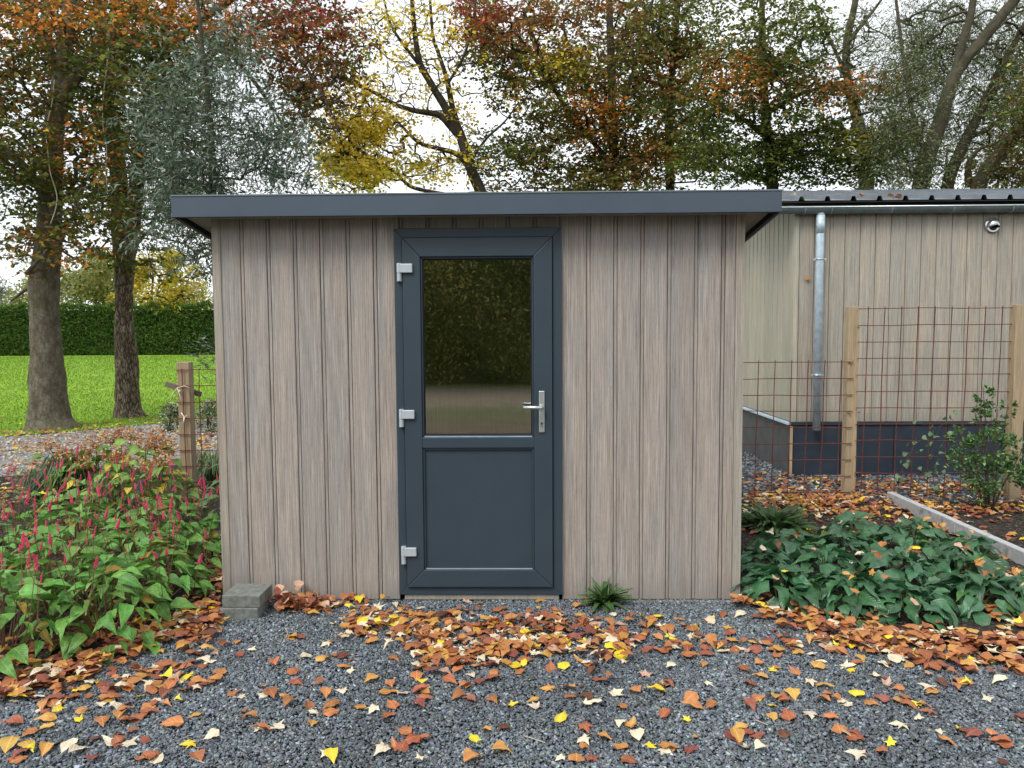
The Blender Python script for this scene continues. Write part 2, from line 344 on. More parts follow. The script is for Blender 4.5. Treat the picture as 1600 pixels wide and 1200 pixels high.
def inpoly(p, poly):
    x, y = p[:,0], p[:,1]; ins = np.zeros(len(p), bool); n = len(poly)
    for i in range(n):
        x1,y1 = poly[i]; x2,y2 = poly[(i+1)%n]
        c = ((y1 > y) != (y2 > y)) & (x < (x2-x1)*(y-y1)/((y2-y1) if y2 != y1 else 1e-9)+x1); ins ^= c
    return ins
sheet('ground', [(-900,-900),(900,-900),(900,900),(-900,900)], -.06, M['dirt'])
g = lambda px, py: tuple(on_z(px, py)[:2])
YARD = [(-9,-7.2),(9,-6.8),(9,-1.1),g(1600,1035),g(1420,1000),g(1290,965),g(1195,946),(1.27,.02),(-1.83,.02),g(345,962),g(240,1000),g(100,1046),g(0,1072),(-4.6,-2.0),(-9,-2.4)]
sheet('gravel_yard', YARD, -.004, M['gravelbase'])
LAWN = [(-140,95),(-140,4.2),(-16,5.2),tuple(g(0,681)),tuple(g(120,672)),tuple(g(250,660)),tuple(g(335,652)),(-3.2,10.8),(-1,13.5),(40,15),(60,95)]
sheet('lawn', LAWN, -.01, M['lawn'])
PATH = [(-18,-.5),(-6.4,3.2),g(0,745),g(150,735),g(345,722),(-1.2,5.3),(2.6,5.5),(2.6,12.2),(-1,13.4),(-3.2,10.75),g(335,653.5),g(250,661.5),g(120,674),g(0,683),(-16,5.0)]
sheet('gravel_path', PATH, .000, M['pathbase'])
BEDL = [(-9,-2.35),(-4.6,-1.95),g(0,1068),g(100,1042),g(240,996),g(345,958),(-1.84,.0),(-1.84,2.6),(-1.0,3.2),(-1.2,5.25),g(345,723.5),g(150,737),g(0,747),(-6.5,3.1),(-12,1.2)]
relief('planting_bed', BEDL, -.002, M['soil'], .03, .06, 3)
KX = 3.33
BEDR = [(1.27,.03),g(1195,942),g(1290,961),g(1420,996),g(1600,1031),(9,-1.05),(9,2.55),(1.27,2.65)]
relief('soil_bed', BEDR, -.002, M['soil'], .03, .05, 5)
sheet('gravel_strip', [(1.2,2.62),(12,2.55),(12,4.2),(1.2,5.6)], .008, M['gravelbase'])
# ground seen only as a reflection in the door glass: tracks and grass behind the camera
def verge_mat():
    m, t, p = newmat('worn_track_and_grass'); l = t.links.new; tc = N(t, 'ShaderNodeTexCoord'); sx = N(t, 'ShaderNodeSeparateXYZ'); l(tc.outputs['Object'], sx.inputs[0])
    n1 = N(t, 'ShaderNodeTexNoise', Scale=.5, Detail=8.0, Roughness=.7); n2 = N(t, 'ShaderNodeTexNoise', Scale=1.6, Detail=12.0, Roughness=.85); l(tc.outputs['Object'], n1.inputs['Vector']); l(tc.outputs['Object'], n2.inputs['Vector'])
    a = N(t, 'ShaderNodeMath', _operation='MULTIPLY_ADD'); l(n1.outputs['Fac'], a.inputs[0]); a.inputs[1].default_value = 5.0; l(sx.outputs[1], a.inputs[2])
    mr = N(t, 'ShaderNodeMapRange'); mr.inputs['From Min'].default_value = -18; mr.inputs['From Max'].default_value = -5; l(a.outputs[0], mr.inputs[0])
    r1 = ramp(t, [(.12,(.13,.15,.045)),(.28,(.22,.19,.14)),(.55,(.24,.20,.145)),(.74,(.13,.14,.06)),(.9,(.15,.12,.075))]); l(mr.outputs[0], r1.inputs[0])
    r2 = ramp(t, [(.3,(.6,.6,.6)),(.7,(1.35,1.3,1.2))]); l(n2.outputs['Fac'], r2.inputs[0]); l(mixc(t,'MULTIPLY',1.0,r1.outputs[0],r2.outputs[0]), p.inputs['Base Color']); p.inputs['Roughness'].default_value = .95; return m
sheet('verge', [(-30,-60),(30,-60),(30,-7.0),(-30,-7.0)], -.012, verge_mat())

# ------------------------------------------------------------------ garden shed
XL, XR, P = -1.826, 1.262, .1557
ZB, ZT = .012, 2.30
shed = empty('garden_shed', (-.28,0,0), 'small flat roofed garden shed with grey brown plank cladding and a dark half glazed door', 'shed')
ox = .28                                  # shed origin offset (children are placed in shed space)
def board_mesh(name, h, mat, p=P, d=1.0):
    e = .0008
    prof = [(0,.03),(0,.0125*d),(.0026,.0125*d),(.0034,.0045),(.0178,.0045),(.0188,.010*d),(.0210,.010*d),(.0238,.0015),(.028,0),(p-.006,0),(p-.002,.002),(p-e,.006),(p-e,.03)]
    b = MB(); b.prism(prof, 0, h); me = mesh(name, np.array(b.v), b.f, mat); return me
def side_mat(name, base): return wood_clad(name, base)
bfull = board_mesh('cladding_board', ZT-ZB, M['wood'])
bdoor = board_mesh('cladding_board', .12, M['wood'])
x = -1.037-P*5
DX0, DX1, DZ0, DZ1 = -.762, .210, .045, 2.207
for k in range(20):
    bx = x+k*P - .008
    if bx+P > XR: break
    if bx > DX0-.03 and bx+P < DX1+.03:
        link('cladding_board', bdoor, shed, (bx+ox, 0, DZ1+.001))
    elif bx < DX0 < bx+P:                # board trimmed by the door
        w = DX0-bx-.001
        b = MB().prism([(0,.03),(0,.018),(.003,.018),(.0034,.005),(.0185,.005),(.019,.015),(.0222,.015),(.0242,.002),(.027,0),(w,0),(w,.03)], 0, ZT-ZB); b.obj('cladding_board', M['wood'], shed, loc=(bx+ox,0,ZB))
        w2 = P-w-.003
        MB().prism([(0,.03),(0,0),(max(.004,w2-.004),0),(w2,.005),(w2,.03)], 0, .12).obj('cladding_board', M['wood'], shed, loc=(DX0+.001+ox,0,DZ1+.001))
    elif bx < DX1 < bx+P:
        w0 = DX1-bx
        MB().prism([(w0+.001,.03),(w0+.001,0),(P-.006,0),(P-.001,.006),(P-.001,.03)], 0, ZT-ZB).obj('cladding_board', M['wood'], shed, loc=(bx+ox,0,ZB))
        if w0 <= .01: MB().box(0,w0-.001,0,.03,0,.12).obj('cladding_board', M['wood'], shed, loc=(bx+ox,0,DZ1+.001))
        if w0 > .01: MB().prism([(0,.03),(0,.018),(.003,.018),(.0034,.005),(w0-.002,.005),(w0-.002,.03)] if w0 < .028 else [(0,.03),(0,.018),(.003,.018),(.0034,.005),(.0185,.005),(.019,.015),(.0222,.015),(.0242,.002),(.027,0),(w0-.0015,0),(w0-.0015,.03)], 0, .12).obj('cladding_board', M['wood'], shed, loc=(bx+ox,0,DZ1+.001))
    else:
        link('cladding_board', bfull, shed, (bx+ox, 0, ZB))
xe = x+k*P-.008
MB().prism([(0,.03),(0,.018),(.003,.018),(.0034,.005),(.0185,.005),(.019,.015),(.0222,.015),(.0242,.002),(.027,0),(XR-.047-xe,0),(XR-.047-xe,.03)], 0, ZT-ZB).obj('cladding_board', M['wood'], shed, loc=(xe+ox,0,ZB))
print('first board', x-.008, 'last', xe)
# corner trims: L profile
for sx_, xx in ((1, XL), (-1, XR)):
    pr = [(0,0),(.045,0),(.045,-.004),(0-.004,-.004),(-.004,.05),(0,.05)]
    b = MB()
    b.box(*(sorted((xx-.004*sx_, xx+.045*sx_))), -.006, .004, 0, ZT-ZB); b.box(*(sorted((xx-.004*sx_, xx-.0005*sx_))), .0045, .055, 0, ZT-ZB)
    b.obj('corner_trim', M['trim'], shed, bevel=.0015, loc=(ox,0,ZB))
# filler between left trim and the first full board
MB().prism([(0,.03),(0,0),(x-.008-(XL+.045)-.001,0),(x-.008-(XL+.045)-.001,.03)], 0, ZT-ZB).obj('cladding_board', M['wood'], shed, loc=(XL+.045+.0005+ox,.001,ZB))
# side and back walls
DEP = 2.42; FY0 = -.17
for k in range(15):
    sb = board_mesh('cladding_board', 2.285-(.058+(k+1)*P-FY0)*math.tan(RAD(7.0))+.012, M['wood'])
    link('cladding_board', sb, shed, (XR+ox, .058+k*P, ZB), (0,0,math.pi/2))
    link('cladding_board', sb, shed, (XL+ox, .058+(k+1)*P, ZB), (0,0,-math.pi/2))
MB().box(XL+.04,XR-.04,DEP-.03,DEP,.02,2.025).obj('wall', M['wood'], shed, loc=(ox,0,0))
# inner lining with the door opening, floor
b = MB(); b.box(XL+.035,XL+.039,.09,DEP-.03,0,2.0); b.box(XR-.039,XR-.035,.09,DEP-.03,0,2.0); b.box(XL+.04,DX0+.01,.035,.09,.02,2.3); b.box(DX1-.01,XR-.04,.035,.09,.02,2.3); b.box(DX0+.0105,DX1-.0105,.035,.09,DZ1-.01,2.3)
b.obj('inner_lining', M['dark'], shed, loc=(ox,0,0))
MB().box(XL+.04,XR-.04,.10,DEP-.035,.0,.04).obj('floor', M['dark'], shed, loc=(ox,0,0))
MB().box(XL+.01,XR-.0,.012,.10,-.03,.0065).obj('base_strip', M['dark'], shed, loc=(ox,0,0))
# mossy slab edge at the foot of the right half
MB().box(.62,XR+.075,-.028,.011,-.03,.006).obj('slab_edge', M['mossconc'], shed, bevel=.004, loc=(ox,0,0))
MB().box(DX0+.03,DX1-.02,-.012,-.001,.012,.0435).obj('threshold', M['trim'], shed, bevel=.002, loc=(ox,0,0))
# roof: lean-to falling to the back
FX0, FX1, FY, FZ0, FZ1 = -1.985, 1.420, -.17, 2.26, 2.375
SL = math.tan(RAD(7.0)); RB = DEP+.17
def slab(b, x0, x1, y0, y1, z0, z1):        # box whose z follows the roof fall
    a = (y0-FY)*SL; c = (y1-FY)*SL
    return b.add([(x0,y0,z0-a),(x1,y0,z0-a),(x1,y1,z0-c),(x0,y1,z0-c),(x0,y0,z1-a),(x1,y0,z1-a),(x1,y1,z1-c),(x0,y1,z1-c)],
                 [(0,3,2,1),(4,5,6,7),(0,1,5,4),(1,2,6,5),(2,3,7,6),(3,0,4,7)])
slab(MB(), FX0+.012, FX1-.012, FY+.012, RB-.012, 2.325, 2.368).obj('roof', M['roof'], shed, loc=(ox,0,0))
MB().box(FX0, FX1, FY, FY+.009, FZ0, FZ1).obj('fascia', M['fascia'], shed, bevel=.002, loc=(ox,0,0))
MB().box(FX0+.002, FX1-.002, FY+.0095, FY+.030, FZ0+.001, FZ0+.010).obj('fascia_lip', M['gasket'], shed, loc=(ox,0,0))
for a_, b_ in ((FX0, FX0+.009), (FX1-.009, FX1)):
    slab(MB(), a_, b_, FY+.010, RB, FZ0, FZ1).obj('fascia', M['fascia'], shed, loc=(ox,0,0))
for a_, b_ in ((FX0+.0095, FX0+.028), (FX1-.028, FX1-.0095)):
    slab(MB(), a_, b_, FY+.031, RB-.03, FZ0, FZ0+.012).obj('fascia_lip', M['gasket'], shed, loc=(ox,0,0))
MB().box(FX0-.003, FX1+.003, FY-.004, FY+.02, FZ1+.001, FZ1+.008).obj('edge_trim', M['roof'], shed, loc=(ox,0,0))
# soffit boards run along the front, side pieces behind
for k in range(1):
    slab(MB(), FX0+.03, FX1-.03, FY+.031, FY+.098, 2.292, 2.303).obj('soffit_board', M['wood'], shed, loc=(ox,0,0))
    slab(MB(), FX0+.03, FX1-.03, FY+.101, -.0065, 2.290, 2.302).obj('soffit_board', M['wood'], shed, loc=(ox,0,0))
for k in range(16):
    y0 = -.003+k*.16
    slab(MB(), FX0+.03, XL-.006, y0, y0+.155, 2.290, 2.302).obj('soffit_board', M['wood'], shed, loc=(ox,0,0))
    slab(MB(), XR+.006, FX1-.03, y0, y0+.155, 2.290, 2.302).obj('soffit_board', M['wood'], shed, loc=(ox,0,0))
# little rib ends that show between the soffit and the wall
for k in range(21):
    xx = XL+.03+k*P
    if xx < XR-.02: MB().box(xx, xx+.022, FY+.032, -.05, 2.278, 2.2875).obj('soffit_rib', M['dark'], shed, loc=(ox,0,0))

# ---------------- door
door = empty('door', (0,0,0)); door.parent = shed; door.location = (ox,0,0)
def mitre_frame(name, x0, x1, z0, z1, w, y0, y1, mat, parent, ws=None, bevel=.0025, names=None):
    """four mitred members (left, right, top, bottom), each its own object"""
    wl, wr, wt, wb = ws or (w,)*4; g_ = .0004
    O = [(x0,z0),(x1,z0),(x1,z1),(x0,z1)]; I = [(x0+wl,z0+wb),(x1-wr,z0+wb),(x1-wr,z1-wt),(x0+wl,z1-wt)]
    for a in range(4):
        b_ = (a+1)%4; q = [np.array(O[a]),np.array(O[b_]),np.array(I[b_]),np.array(I[a])]
        d = (q[1]-q[0])/np.linalg.norm(q[1]-q[0]); q[0]=q[0]+d*g_; q[3]=q[3]+d*g_; q[1]=q[1]-d*g_; q[2]=q[2]-d*g_
        v = [(p[0],y0,p[1]) for p in q]+[(p[0],y1,p[1]) for p in q]
        m = MB().add(v, [(0,1,2,3),(7,6,5,4),(0,4,5,1),(1,5,6,2),(2,6,7,3),(3,7,4,0)])
        m.obj(name, mat, parent, bevel=bevel)
mitre_frame('frame_member', DX0, DX1, DZ0, DZ1, .06, -.022, .06, M['anth'], door, ws=(.047,.054,.053,.048))
SX0, SX1, SZ0, SZ1 = -.712, .153, .096, 2.152
GX0, GX1 = -.610, .046
mitre_frame('sash_member', SX0, SX1, SZ0, SZ1, .105, -.040, .045, M['anth'], door, ws=(.102,.107,.110,.106), bevel=.004)
MB().box(GX0-.002,GX1+.002,-.036,.045,.928,.992).obj('mid_rail', M['anth'], door, bevel=.004)
# glazing beads and gasket around the pane, bead round the lower panel
mitre_frame('glazing_bead', GX0+.0005, GX1-.0005, .9925, 2.0415, .010, -.026, -.004, M['anth'], door, bevel=.002)
mitre_frame('gasket', GX0+.011, GX1-.011, 1.003, 2.031, .006, -.012, -.001, M['gasket'], door, bevel=0)
mitre_frame('glazing_bead', GX0+.0005, GX1-.0005, .2025, .9275, .011, -.027, -.004, M['anth'], door, bevel=.002)
MB().box(GX0+.012,GX1-.012,-.014,.010,.214,.916).obj('lower_panel', M['anth'], door)
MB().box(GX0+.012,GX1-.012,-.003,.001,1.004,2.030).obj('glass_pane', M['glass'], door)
# thin pale strips along the two door ledges, in the zinc colour
for z_ in (.9925, .2025): MB().box(GX0+.012,GX1-.012,-.0285,-.0265,z_+.0005,z_+.0042).obj('ledge_edge', M['zinc'], door)
def hinge(z):
    h = empty('hinge'); h.parent = door; h.location = (-.742,-.022,z)
    MB().box(.0,.090,-.036,-.020,.0,.052).obj('hinge_leaf', M['hinge'], h, bevel=.004)
    MB().tube([(.012,-.024,-.048),(.012,-.024,-.003)], .0115, 14).obj('hinge_pin', M['hinge'], h, bevel=.002)
    MB().tube([(.012,-.026,-.001),(.012,-.026,.056)], .0125, 14).obj('hinge_knuckle', M['hinge'], h, bevel=.002)
    MB().box(-.002,.026,-.018,.0,-.05,.056).obj('hinge_plate', M['hinge'], h, bevel=.002)
for z in (1.955, 1.108, .292): 
    h_ = z-.0
    hinge(z-.005)
hd = empty('door_handle'); hd.parent = door; hd.location = (.0905,-.0405,1.145)
MB().box(-.0165,.0165,-.009,-.0005,-.125,.118).obj('back_plate', M['chrome'], hd, bevel=.004)
MB().tube([(0,-.009,.025),(0,-.020,.025)], .013, 18).obj('rose', M['chrome'], hd, bevel=.001)
MB().tube([(0,-.02,.025),(0,-.045,.025),(-.006,-.056,.025),(-.018,-.060,.025),(-.108,-.060,.027)], [.0095,.0095,.0095,.0098,.0092], 14).obj('lever', M['chrome'], hd, smooth=True)
b = MB(); b.tube([(0,-.0095,-.070),(0,-.014,-.070)], .0085, 16); b.box(-.0035,.0035,-.014,-.0095,-.092,-.070); b.obj('cylinder_lock', M['steel'], hd)
MB().box(-.0012,.0012,-.0155,-.0142,-.076,-.064).obj('keyhole', M['gasket'], hd)
# lever on the inside, seen through the pane
MB().tube([(.045,.075,1.180),(-.035,.075,1.180)], .0085, 12).obj('inner_lever', M['chrome'], door, smooth=True)

# ------------------------------------------------------------------ the building behind on the right
BY = on_z(1235,745)[1]; BX = on_z(1235,745)[0]
zp = on_y(1240,659,BY)[2]; zg = on_y(1400,322,BY-.12)[2]
out = empty('outbuilding', (BX,BY,0), 'long barn behind the fence with pale plank cladding, dark plinth and zinc gutter', 'building')
def R_(v): return (v[0]-BX, v[1]-BY, v[2])
EAVE = on_y(1400,309,BY-.14)[2]
b = MB(); b.prism([(0,.03),(0,.026),(.006,.026),(.008,.009),(.034,.007),(.044,.0),(.110,0),(.116,.003),(.122,0),(.158,0),(.1622,.004),(.1622,.03)], 0, EAVE-zp); fb = mesh('cladding_board', np.array(b.v), b.f, M['wood2'])
for k in range(40):
    link('cladding_board', fb, out, (.05+k*.163, 0, zp))
MB().box(-.004,.048,-.006,.004,0,EAVE-zp).obj('corner_trim', M['gloss_clad'], out, loc=(0,0,zp))
MB().box(-.004,-.0005,.0045,.05,0,EAVE-zp).obj('corner_trim', M['gloss_clad'], out, loc=(0,0,zp))
gb = board_mesh('cladding_board', EAVE-zp+.1, M['gloss_clad'], .163)
for k in range(48):
    link('cladding_board', gb, out, (0, .052+(k+1)*.163, zp), (0,0,-math.pi/2))
WID = 7.9
MB().box(.031,6.6,.031,WID,.0,EAVE-.02).obj('wall', M['dark'], out)
# gable triangle under the roof
MB().add([(.0,.05,EAVE-.05),(.0,WID/2,EAVE+.95*.8),(.0,WID,EAVE-.05),(.03,.05,EAVE-.05),(.03,WID/2,EAVE+.95*.8),(.03,WID,EAVE-.05)],[(0,1,2),(5,4,3),(0,3,4,1),(1,4,5,2),(2,5,3,0)]).obj('gable', M['gloss_clad'], out)
# plinth: dark panels on the front, grey on the side
seams = [1236, 1313, 1395+2, 1480, 1570, 1660, 1760]
xs = [on_y(p_, 700, BY)[0]-BX for p_ in seams]; xs[0] = .0
for a_, b_ in zip(xs[:-1], xs[1:]):
    MB().box(a_+.003,b_-.003,.012,.03,-.05,zp-.045).obj('plinth_panel', M['anth_dark'], out, bevel=.002)
MB().box(.0,6.6,-.004,.03,zp-.040,zp-.004).obj('drip_profile', M['anth_dark'], out, bevel=.004)
for k in range(6):
    MB().box(.012,.03,.035+k*1.3,.035+(k+1)*1.3-.006,-.05,zp-.045).obj('plinth_panel', M['plinth_side'], out)
MB().box(-.03,.03,.031,WID,zp-.040,zp-.010).obj('drip_profile', M['zinc'], out, bevel=.003)
MB().box(-.012,.010,-.02,.008,-.02,zp-.05).obj('corner_lath', M['post'], out)
# roof sheet with ribs
RP = .272; RIDGE = 3.72; n_ = 26; run = 3.75
slope = (RIDGE+.04-EAVE)/run
cs = []; x0_ = -.33
for k in range(n_):
    a = x0_+k*RP; cs += [(a,0),(a+.035,0),(a+.052,.045),(a+.085,.045),(a+.102,0)]
cs.append((x0_+n_*RP,0))
v = []; 
for y_, z_ in ((-.16, EAVE-.02), (run, EAVE-.02+slope*run)):
    for dz in (0, -.006): v += [(cx_, y_, z_+cz+dz) for cx_, cz in cs]
m_n = len(cs); f = []
for i in range(m_n-1):
    f += [(i,i+1,2*m_n+i+1,2*m_n+i), (m_n+i,3*m_n+i,3*m_n+i+1,m_n+i+1), (i,m_n+i,m_n+i+1,i+1)]
MB().add(v, f).obj('roof_sheet', M['roof'], out)
MB().add([(x0_,run,EAVE-.02+slope*run),(x0_+n_*RP,run,EAVE-.02+slope*run),(x0_+n_*RP,WID+.2,EAVE-.2),(x0_,WID+.2,EAVE-.2)],[(0,1,2,3)]).obj('roof_sheet', M['roof'], out)
MB().add([(x0_-.012,-.16,EAVE-.16),(x0_-.012,-.16,EAVE+.02),(x0_-.012,run,EAVE+slope*run+.03),(x0_-.012,run,EAVE+slope*run-.16),
          (x0_-.002,-.16,EAVE-.16),(x0_-.002,-.16,EAVE+.02),(x0_-.002,run,EAVE+slope*run+.03),(x0_-.002,run,EAVE+slope*run-.16)],
         [(0,1,2,3),(7,6,5,4),(0,4,5,1),(1,5,6,2),(3,2,6,7),(0,3,7,4)]).obj('barge_board', M['concrete'], out)
# gutter: half round channel with bead, brackets
gz = on_y(1400,323.5,BY-.12)[2]
def gutter_seg(x0, x1):
    n = 10; R1, R2 = .062, .0595; pr = []
    for i in range(n+1):
        a = math.pi*i/n; pr.append((-.085-R1*math.cos(a), gz-R1*.95*math.sin(a)))
    pi_ = []
    for i in range(n, -1, -1):
        a = math.pi*i/n; pi_.append((-.085-R2*math.cos(a), gz-R2*.95*math.sin(a)))
    q = pr+pi_; m = len(q)
    v = [(x0,y,z) for y,z in q]+[(x1,y,z) for y,z in q]
    return MB().add(v, [(i,(i+1)%m,m+(i+1)%m,m+i) for i in range(m)]+[tuple(range(m-1,-1,-1)),tuple(range(m,2*m))])
gx = [x0_-.02]+[on_y(p_,330,BY-.1)[0]-BX for p_ in (1257,1298,1392,1488,1580,1674)]+[6.5]
for a_, b_ in zip(gx[:-1], gx[1:]):
    gutter_seg(a_+.001, b_-.001).obj('gutter_length', M['gutter'], out, smooth=False)
    MB().tube([(b_,-.085-.065*math.cos(t),gz-.063*math.sin(t)) for t in np.linspace(.05,math.pi-.05,12)], .0025, 5).obj('gutter_bracket', M['zinc'], out)
MB().tube([(gx[0],-.149,gz+.004),(6.5,-.149,gz+.004)], .009, 10).obj('gutter_bead', M['gutter_lip'], out, smooth=True)
MB().box(x0_+.005,6.5,-.158,-.0,EAVE-.045,EAVE-.035).obj('eave_board', M['dark'], out)
# downpipe
dpx = on_y(1279,500,BY-.08)[0]-BX
zb = on_y(1279,672,BY-.08)[2]; zt = on_y(1281,332,BY-.08)[2]
MB().tube([(dpx,-.08,zb),(dpx,-.08,zt-.22),(dpx,-.08,zt-.2)], .042, 20).obj('downpipe', M['zinc'], out, smooth=True)
MB().tube([(dpx,-.08,zt-.22),(dpx,-.08,zt-.03)], .046, 20).obj('pipe_collar', M['zinc'], out, smooth=True)
MB().tube([(dpx,-.08,zt-.04),(dpx,-.08,zt+.03)], [.046,.03], 20).obj('pipe_top', M['zinc'], out, smooth=True)
for zz in (on_y(1281,405,BY-.1)[2], on_y(1279,586,BY-.1)[2]):
    b = MB(); b.tube([(dpx+.047*math.cos(t),-.08+.047*math.sin(t),zz) for t in np.linspace(0,2*math.pi,17)], .006, 6)
    b.box(dpx-.068,dpx-.045,-.086,-.074,zz-.012,zz+.012); b.box(dpx+.045,dpx+.068,-.086,-.074,zz-.012,zz+.012); b.box(dpx-.006,dpx+.006,-.04,.0,zz-.006,zz+.006)
    b.obj('pipe_clamp', M['gutter_lip'], out)
# round cowl vent
vc = on_y(1552,352,BY-.02); vx, vz = vc[0]-BX, vc[2]
vt = empty('wall_vent'); vt.parent = out; vt.location = (vx,0,vz)
MB().tube([(0,-.001,0),(0,-.012,0),(0,-.02,0)], [.082,.082,.070], 28).obj('flange', M['steel'], vt, smooth=False)
b = MB(); vs = []; nr, na = 6, 20
for i in range(nr+1):
    e_ = math.pi/2*i/nr
    for j in range(na+1):
        a = math.pi*(-.12)+math.pi*1.24*j/na
        vs.append((.066*math.cos(a)*math.cos(e_), -.021-.060*math.sin(e_), .066*math.sin(a)*math.cos(e_)))
b.add(vs, [(i*(na+1)+j,(i+1)*(na+1)+j,(i+1)*(na+1)+j+1,i*(na+1)+j+1) for i in range(nr) for j in range(na)])
o = b.obj('cowl', M['steel'], vt, smooth=True); md = o.modifiers.new('s','SOLIDIFY'); md.thickness = .003
MB().tube([(0,-.021,-.01),(0,-.023,-.01)], .045, 20).obj('opening', M['gasket'], vt)

# ------------------------------------------------------------------ wire mesh fences
def wire_mb(p0, p1, r=.0043, wob=.003, n=6):
    p0, p1 = np.array(p0), np.array(p1); t = np.linspace(0,1,n)[:,None]
    pts = p0+(p1-p0)*t+np.random.default_rng(int(abs(p0.sum()*1e4))%9999).normal(size=(n,3))*wob; pts[0], pts[-1] = p0, p1
    return MB().tube(pts, r, 6)
def post(parent, px0, px1, ptop, y, mat, base=-.02, notch=False):
    a = on_y(px0, ptop+60, y); b_ = on_y(px1, ptop+60, y); w = b_[0]-a[0]; zt_ = on_y((px0+px1)/2, ptop, y)[2]
    return MB().box(0,w,0,w*.95,0,zt_-base).obj('post', mat, parent, bevel=.004, loc=(a[0],y,base))
FY_ = on_z(1330,778)[1]
# right fence: low panel next to the shed, tall panel beyond the first post
fr = empty('wire_fence', (0,0,0), 'tall rusty mesh fence with wooden posts in front of the barn, right of the shed', 'fence')
post(fr, 1325, 1342, 479, FY_, M['post']); post(fr, 1586, 1604, 476, FY_-.12, M['post'])
post(fr, 1862, 1880, 476, FY_-.2, M['post'])
PH = .156
zt1 = on_y(1240,566,FY_-.01)[2]; xa = XR+.015; xb = on_y(1330,600,FY_)[0]
k = 0
while zt1-k*PH > .03:
    wire_mb((xa,FY_-.012,zt1-k*PH-.006*math.sin(k)),(xb+.012,FY_-.012,zt1-k*PH)).obj('wire', M['rust'], fr); k += 1
x_ = on_y(1184,600,FY_)[0]-PH
while x_ < xb-.01:
    wire_mb((x_,FY_-.019,zt1+.02),(x_-.02,FY_-.019,.01)).obj('wire', M['rust'], fr); x_ += PH
zt2 = on_y(1450,482,FY_-.01)[2]; xa2 = on_y(1337,600,FY_)[0]; xb2 = on_y(1590,600,FY_)[0]
for (A, B, yy) in ((xa2, xb2+.08, FY_-.02), (xb2+.1, xb2+1.9, FY_-.14)):
    k = 0
    while zt2-k*PH > .03:
        wire_mb((A,yy,zt2-k*PH),(B,yy-.05,zt2-k*PH+.006*math.sin(k*2))).obj('wire', M['rust'], fr); k += 1
    x_ = A+.09
    while x_ < B:
        wire_mb((x_,yy-.008,zt2+.02),(x_-.03,yy-.012,.01)).obj('wire', M['rust'], fr); x_ += PH
for (px_, py_) in ((1342,511),(1328,565),(1342,644),(1327,645)):
    q = on_y(px_, py_, FY_-.006); b = MB(); b.tube([(q[0],FY_-.002,q[2]),(q[0],FY_-.028,q[2])], .008, 8); b.obj('screw', M['steel'], fr)
# left fence stub
fl = empty('wire_fence', (0,0,0), 'short rusty mesh fence on a square wooden post, left of the shed', 'fence')
YL = FY_-.1
post(fl, 278, 296.5, 566, YL, M['post_grey'], base=-.02)
zt3 = on_y(310,578,YL-.02)[2]; xa3 = on_y(274,600,YL)[0]; xb3 = XL+.0
k = 0
while zt3-k*.154 > .1:
    wire_mb((xa3+.01*k*.3,YL-.014,zt3-k*.154),(xb3,YL-.014,zt3-k*.154)).obj('wire', M['rust'], fl); k += 1
for px0_, px1_ in ((284,293),(311,316),(337.5,344),(364,369)):
    a = on_y(px0_,576,YL-.02); b_ = on_y(px1_,790,YL-.02); wire_mb((a[0],YL-.021,a[2]),(b_[0],YL-.021,.02)).obj('wire', M['rust'], fl)
# weathered slat behind the post, string, green stake
a = on_y(261,600,YL+.2); b_ = on_y(318,617,YL+.2)
sl_ = MB().box(0,.36,0,.03,0,.052).obj('wooden_slat', M['slatwood'], None, bevel=.003, loc=(a[0],YL+.14,a[2]-.02), rot=(0,RAD(17),0))
tag(sl_, 'weathered grey slat fixed slantwise behind the left fence post', 'slat')
q = lambda px,py: on_y(px,py,YL-.035)
b = MB(); b.tube([q(267,627),q(270,615),q(277,606),q(288,603),q(296,606)], .004, 6); b.tube([q(277,606),q(281,618),q(285,632)], .004, 6)
b.tube([q(283,645),q(288,652),q(292,649)], .006, 6); b.tube([q(288,652),q(287,662)], .008, 6); b.tube([q(280,610),q(282,612)], .009, 6)
tag(b.obj('string_tie', M['string'], None, smooth=True), 'cream string tied round the left fence post', 'string')
a = on_y(272,747,YL-.15); b_ = on_y(278,747,YL-.15)
tag(MB().tube([(a[0]+.018,YL-.15,-.02),(a[0]+.018,YL-.15,a[2]-.006),(a[0]+.018,YL-.15,a[2])], [.018,.018,.014], 12).obj('plant_stake', M['green'], None, smooth=True),
    'bright green stake standing beside the left fence post', 'stake')

# ------------------------------------------------------------------ paving blocks by the corner
def block(x0, w, y, d, z0, h, rz, lab, seed):
    b = MB().box(-w/2,w/2,-d/2,d/2,0,h); o = b.obj('paving_block', M['paver'], None, bevel=.005, loc=(x0,y,z0), rot=(0,0,rz))
    tag(o, lab, 'paving block', 'two concrete blocks stacked at the shed corner'); return o
pa = on_z(347,963); pb = on_z(409,963)
block((pa[0]+pb[0])/2+.005, .215, -.215, .21, 0, .070, RAD(1.5), 'lower concrete block of the stack at the left shed corner', 1)
block((pa[0]+pb[0])/2+.020, .215, -.205, .21, .0705, .070, RAD(-1.0), 'upper concrete block of the stack at the left shed corner', 2)
# concrete edging kerb right: lengths butted end to end
kerb = empty('concrete_edging', (KX,0,0), 'pale concrete edging strip running from the mesh fence towards the camera', 'kerb')
yk = [g(1385,788)[1]+.02, 1.45, .45, -.55, -1.02]
for i in range(4):
    MB().box(0,.06,yk[i+1]+.003,yk[i],-.05,.115-.004*i).obj('edging_length', M['concrete'], kerb, bevel=.006, loc=(0+.004*(i%2),0,0))

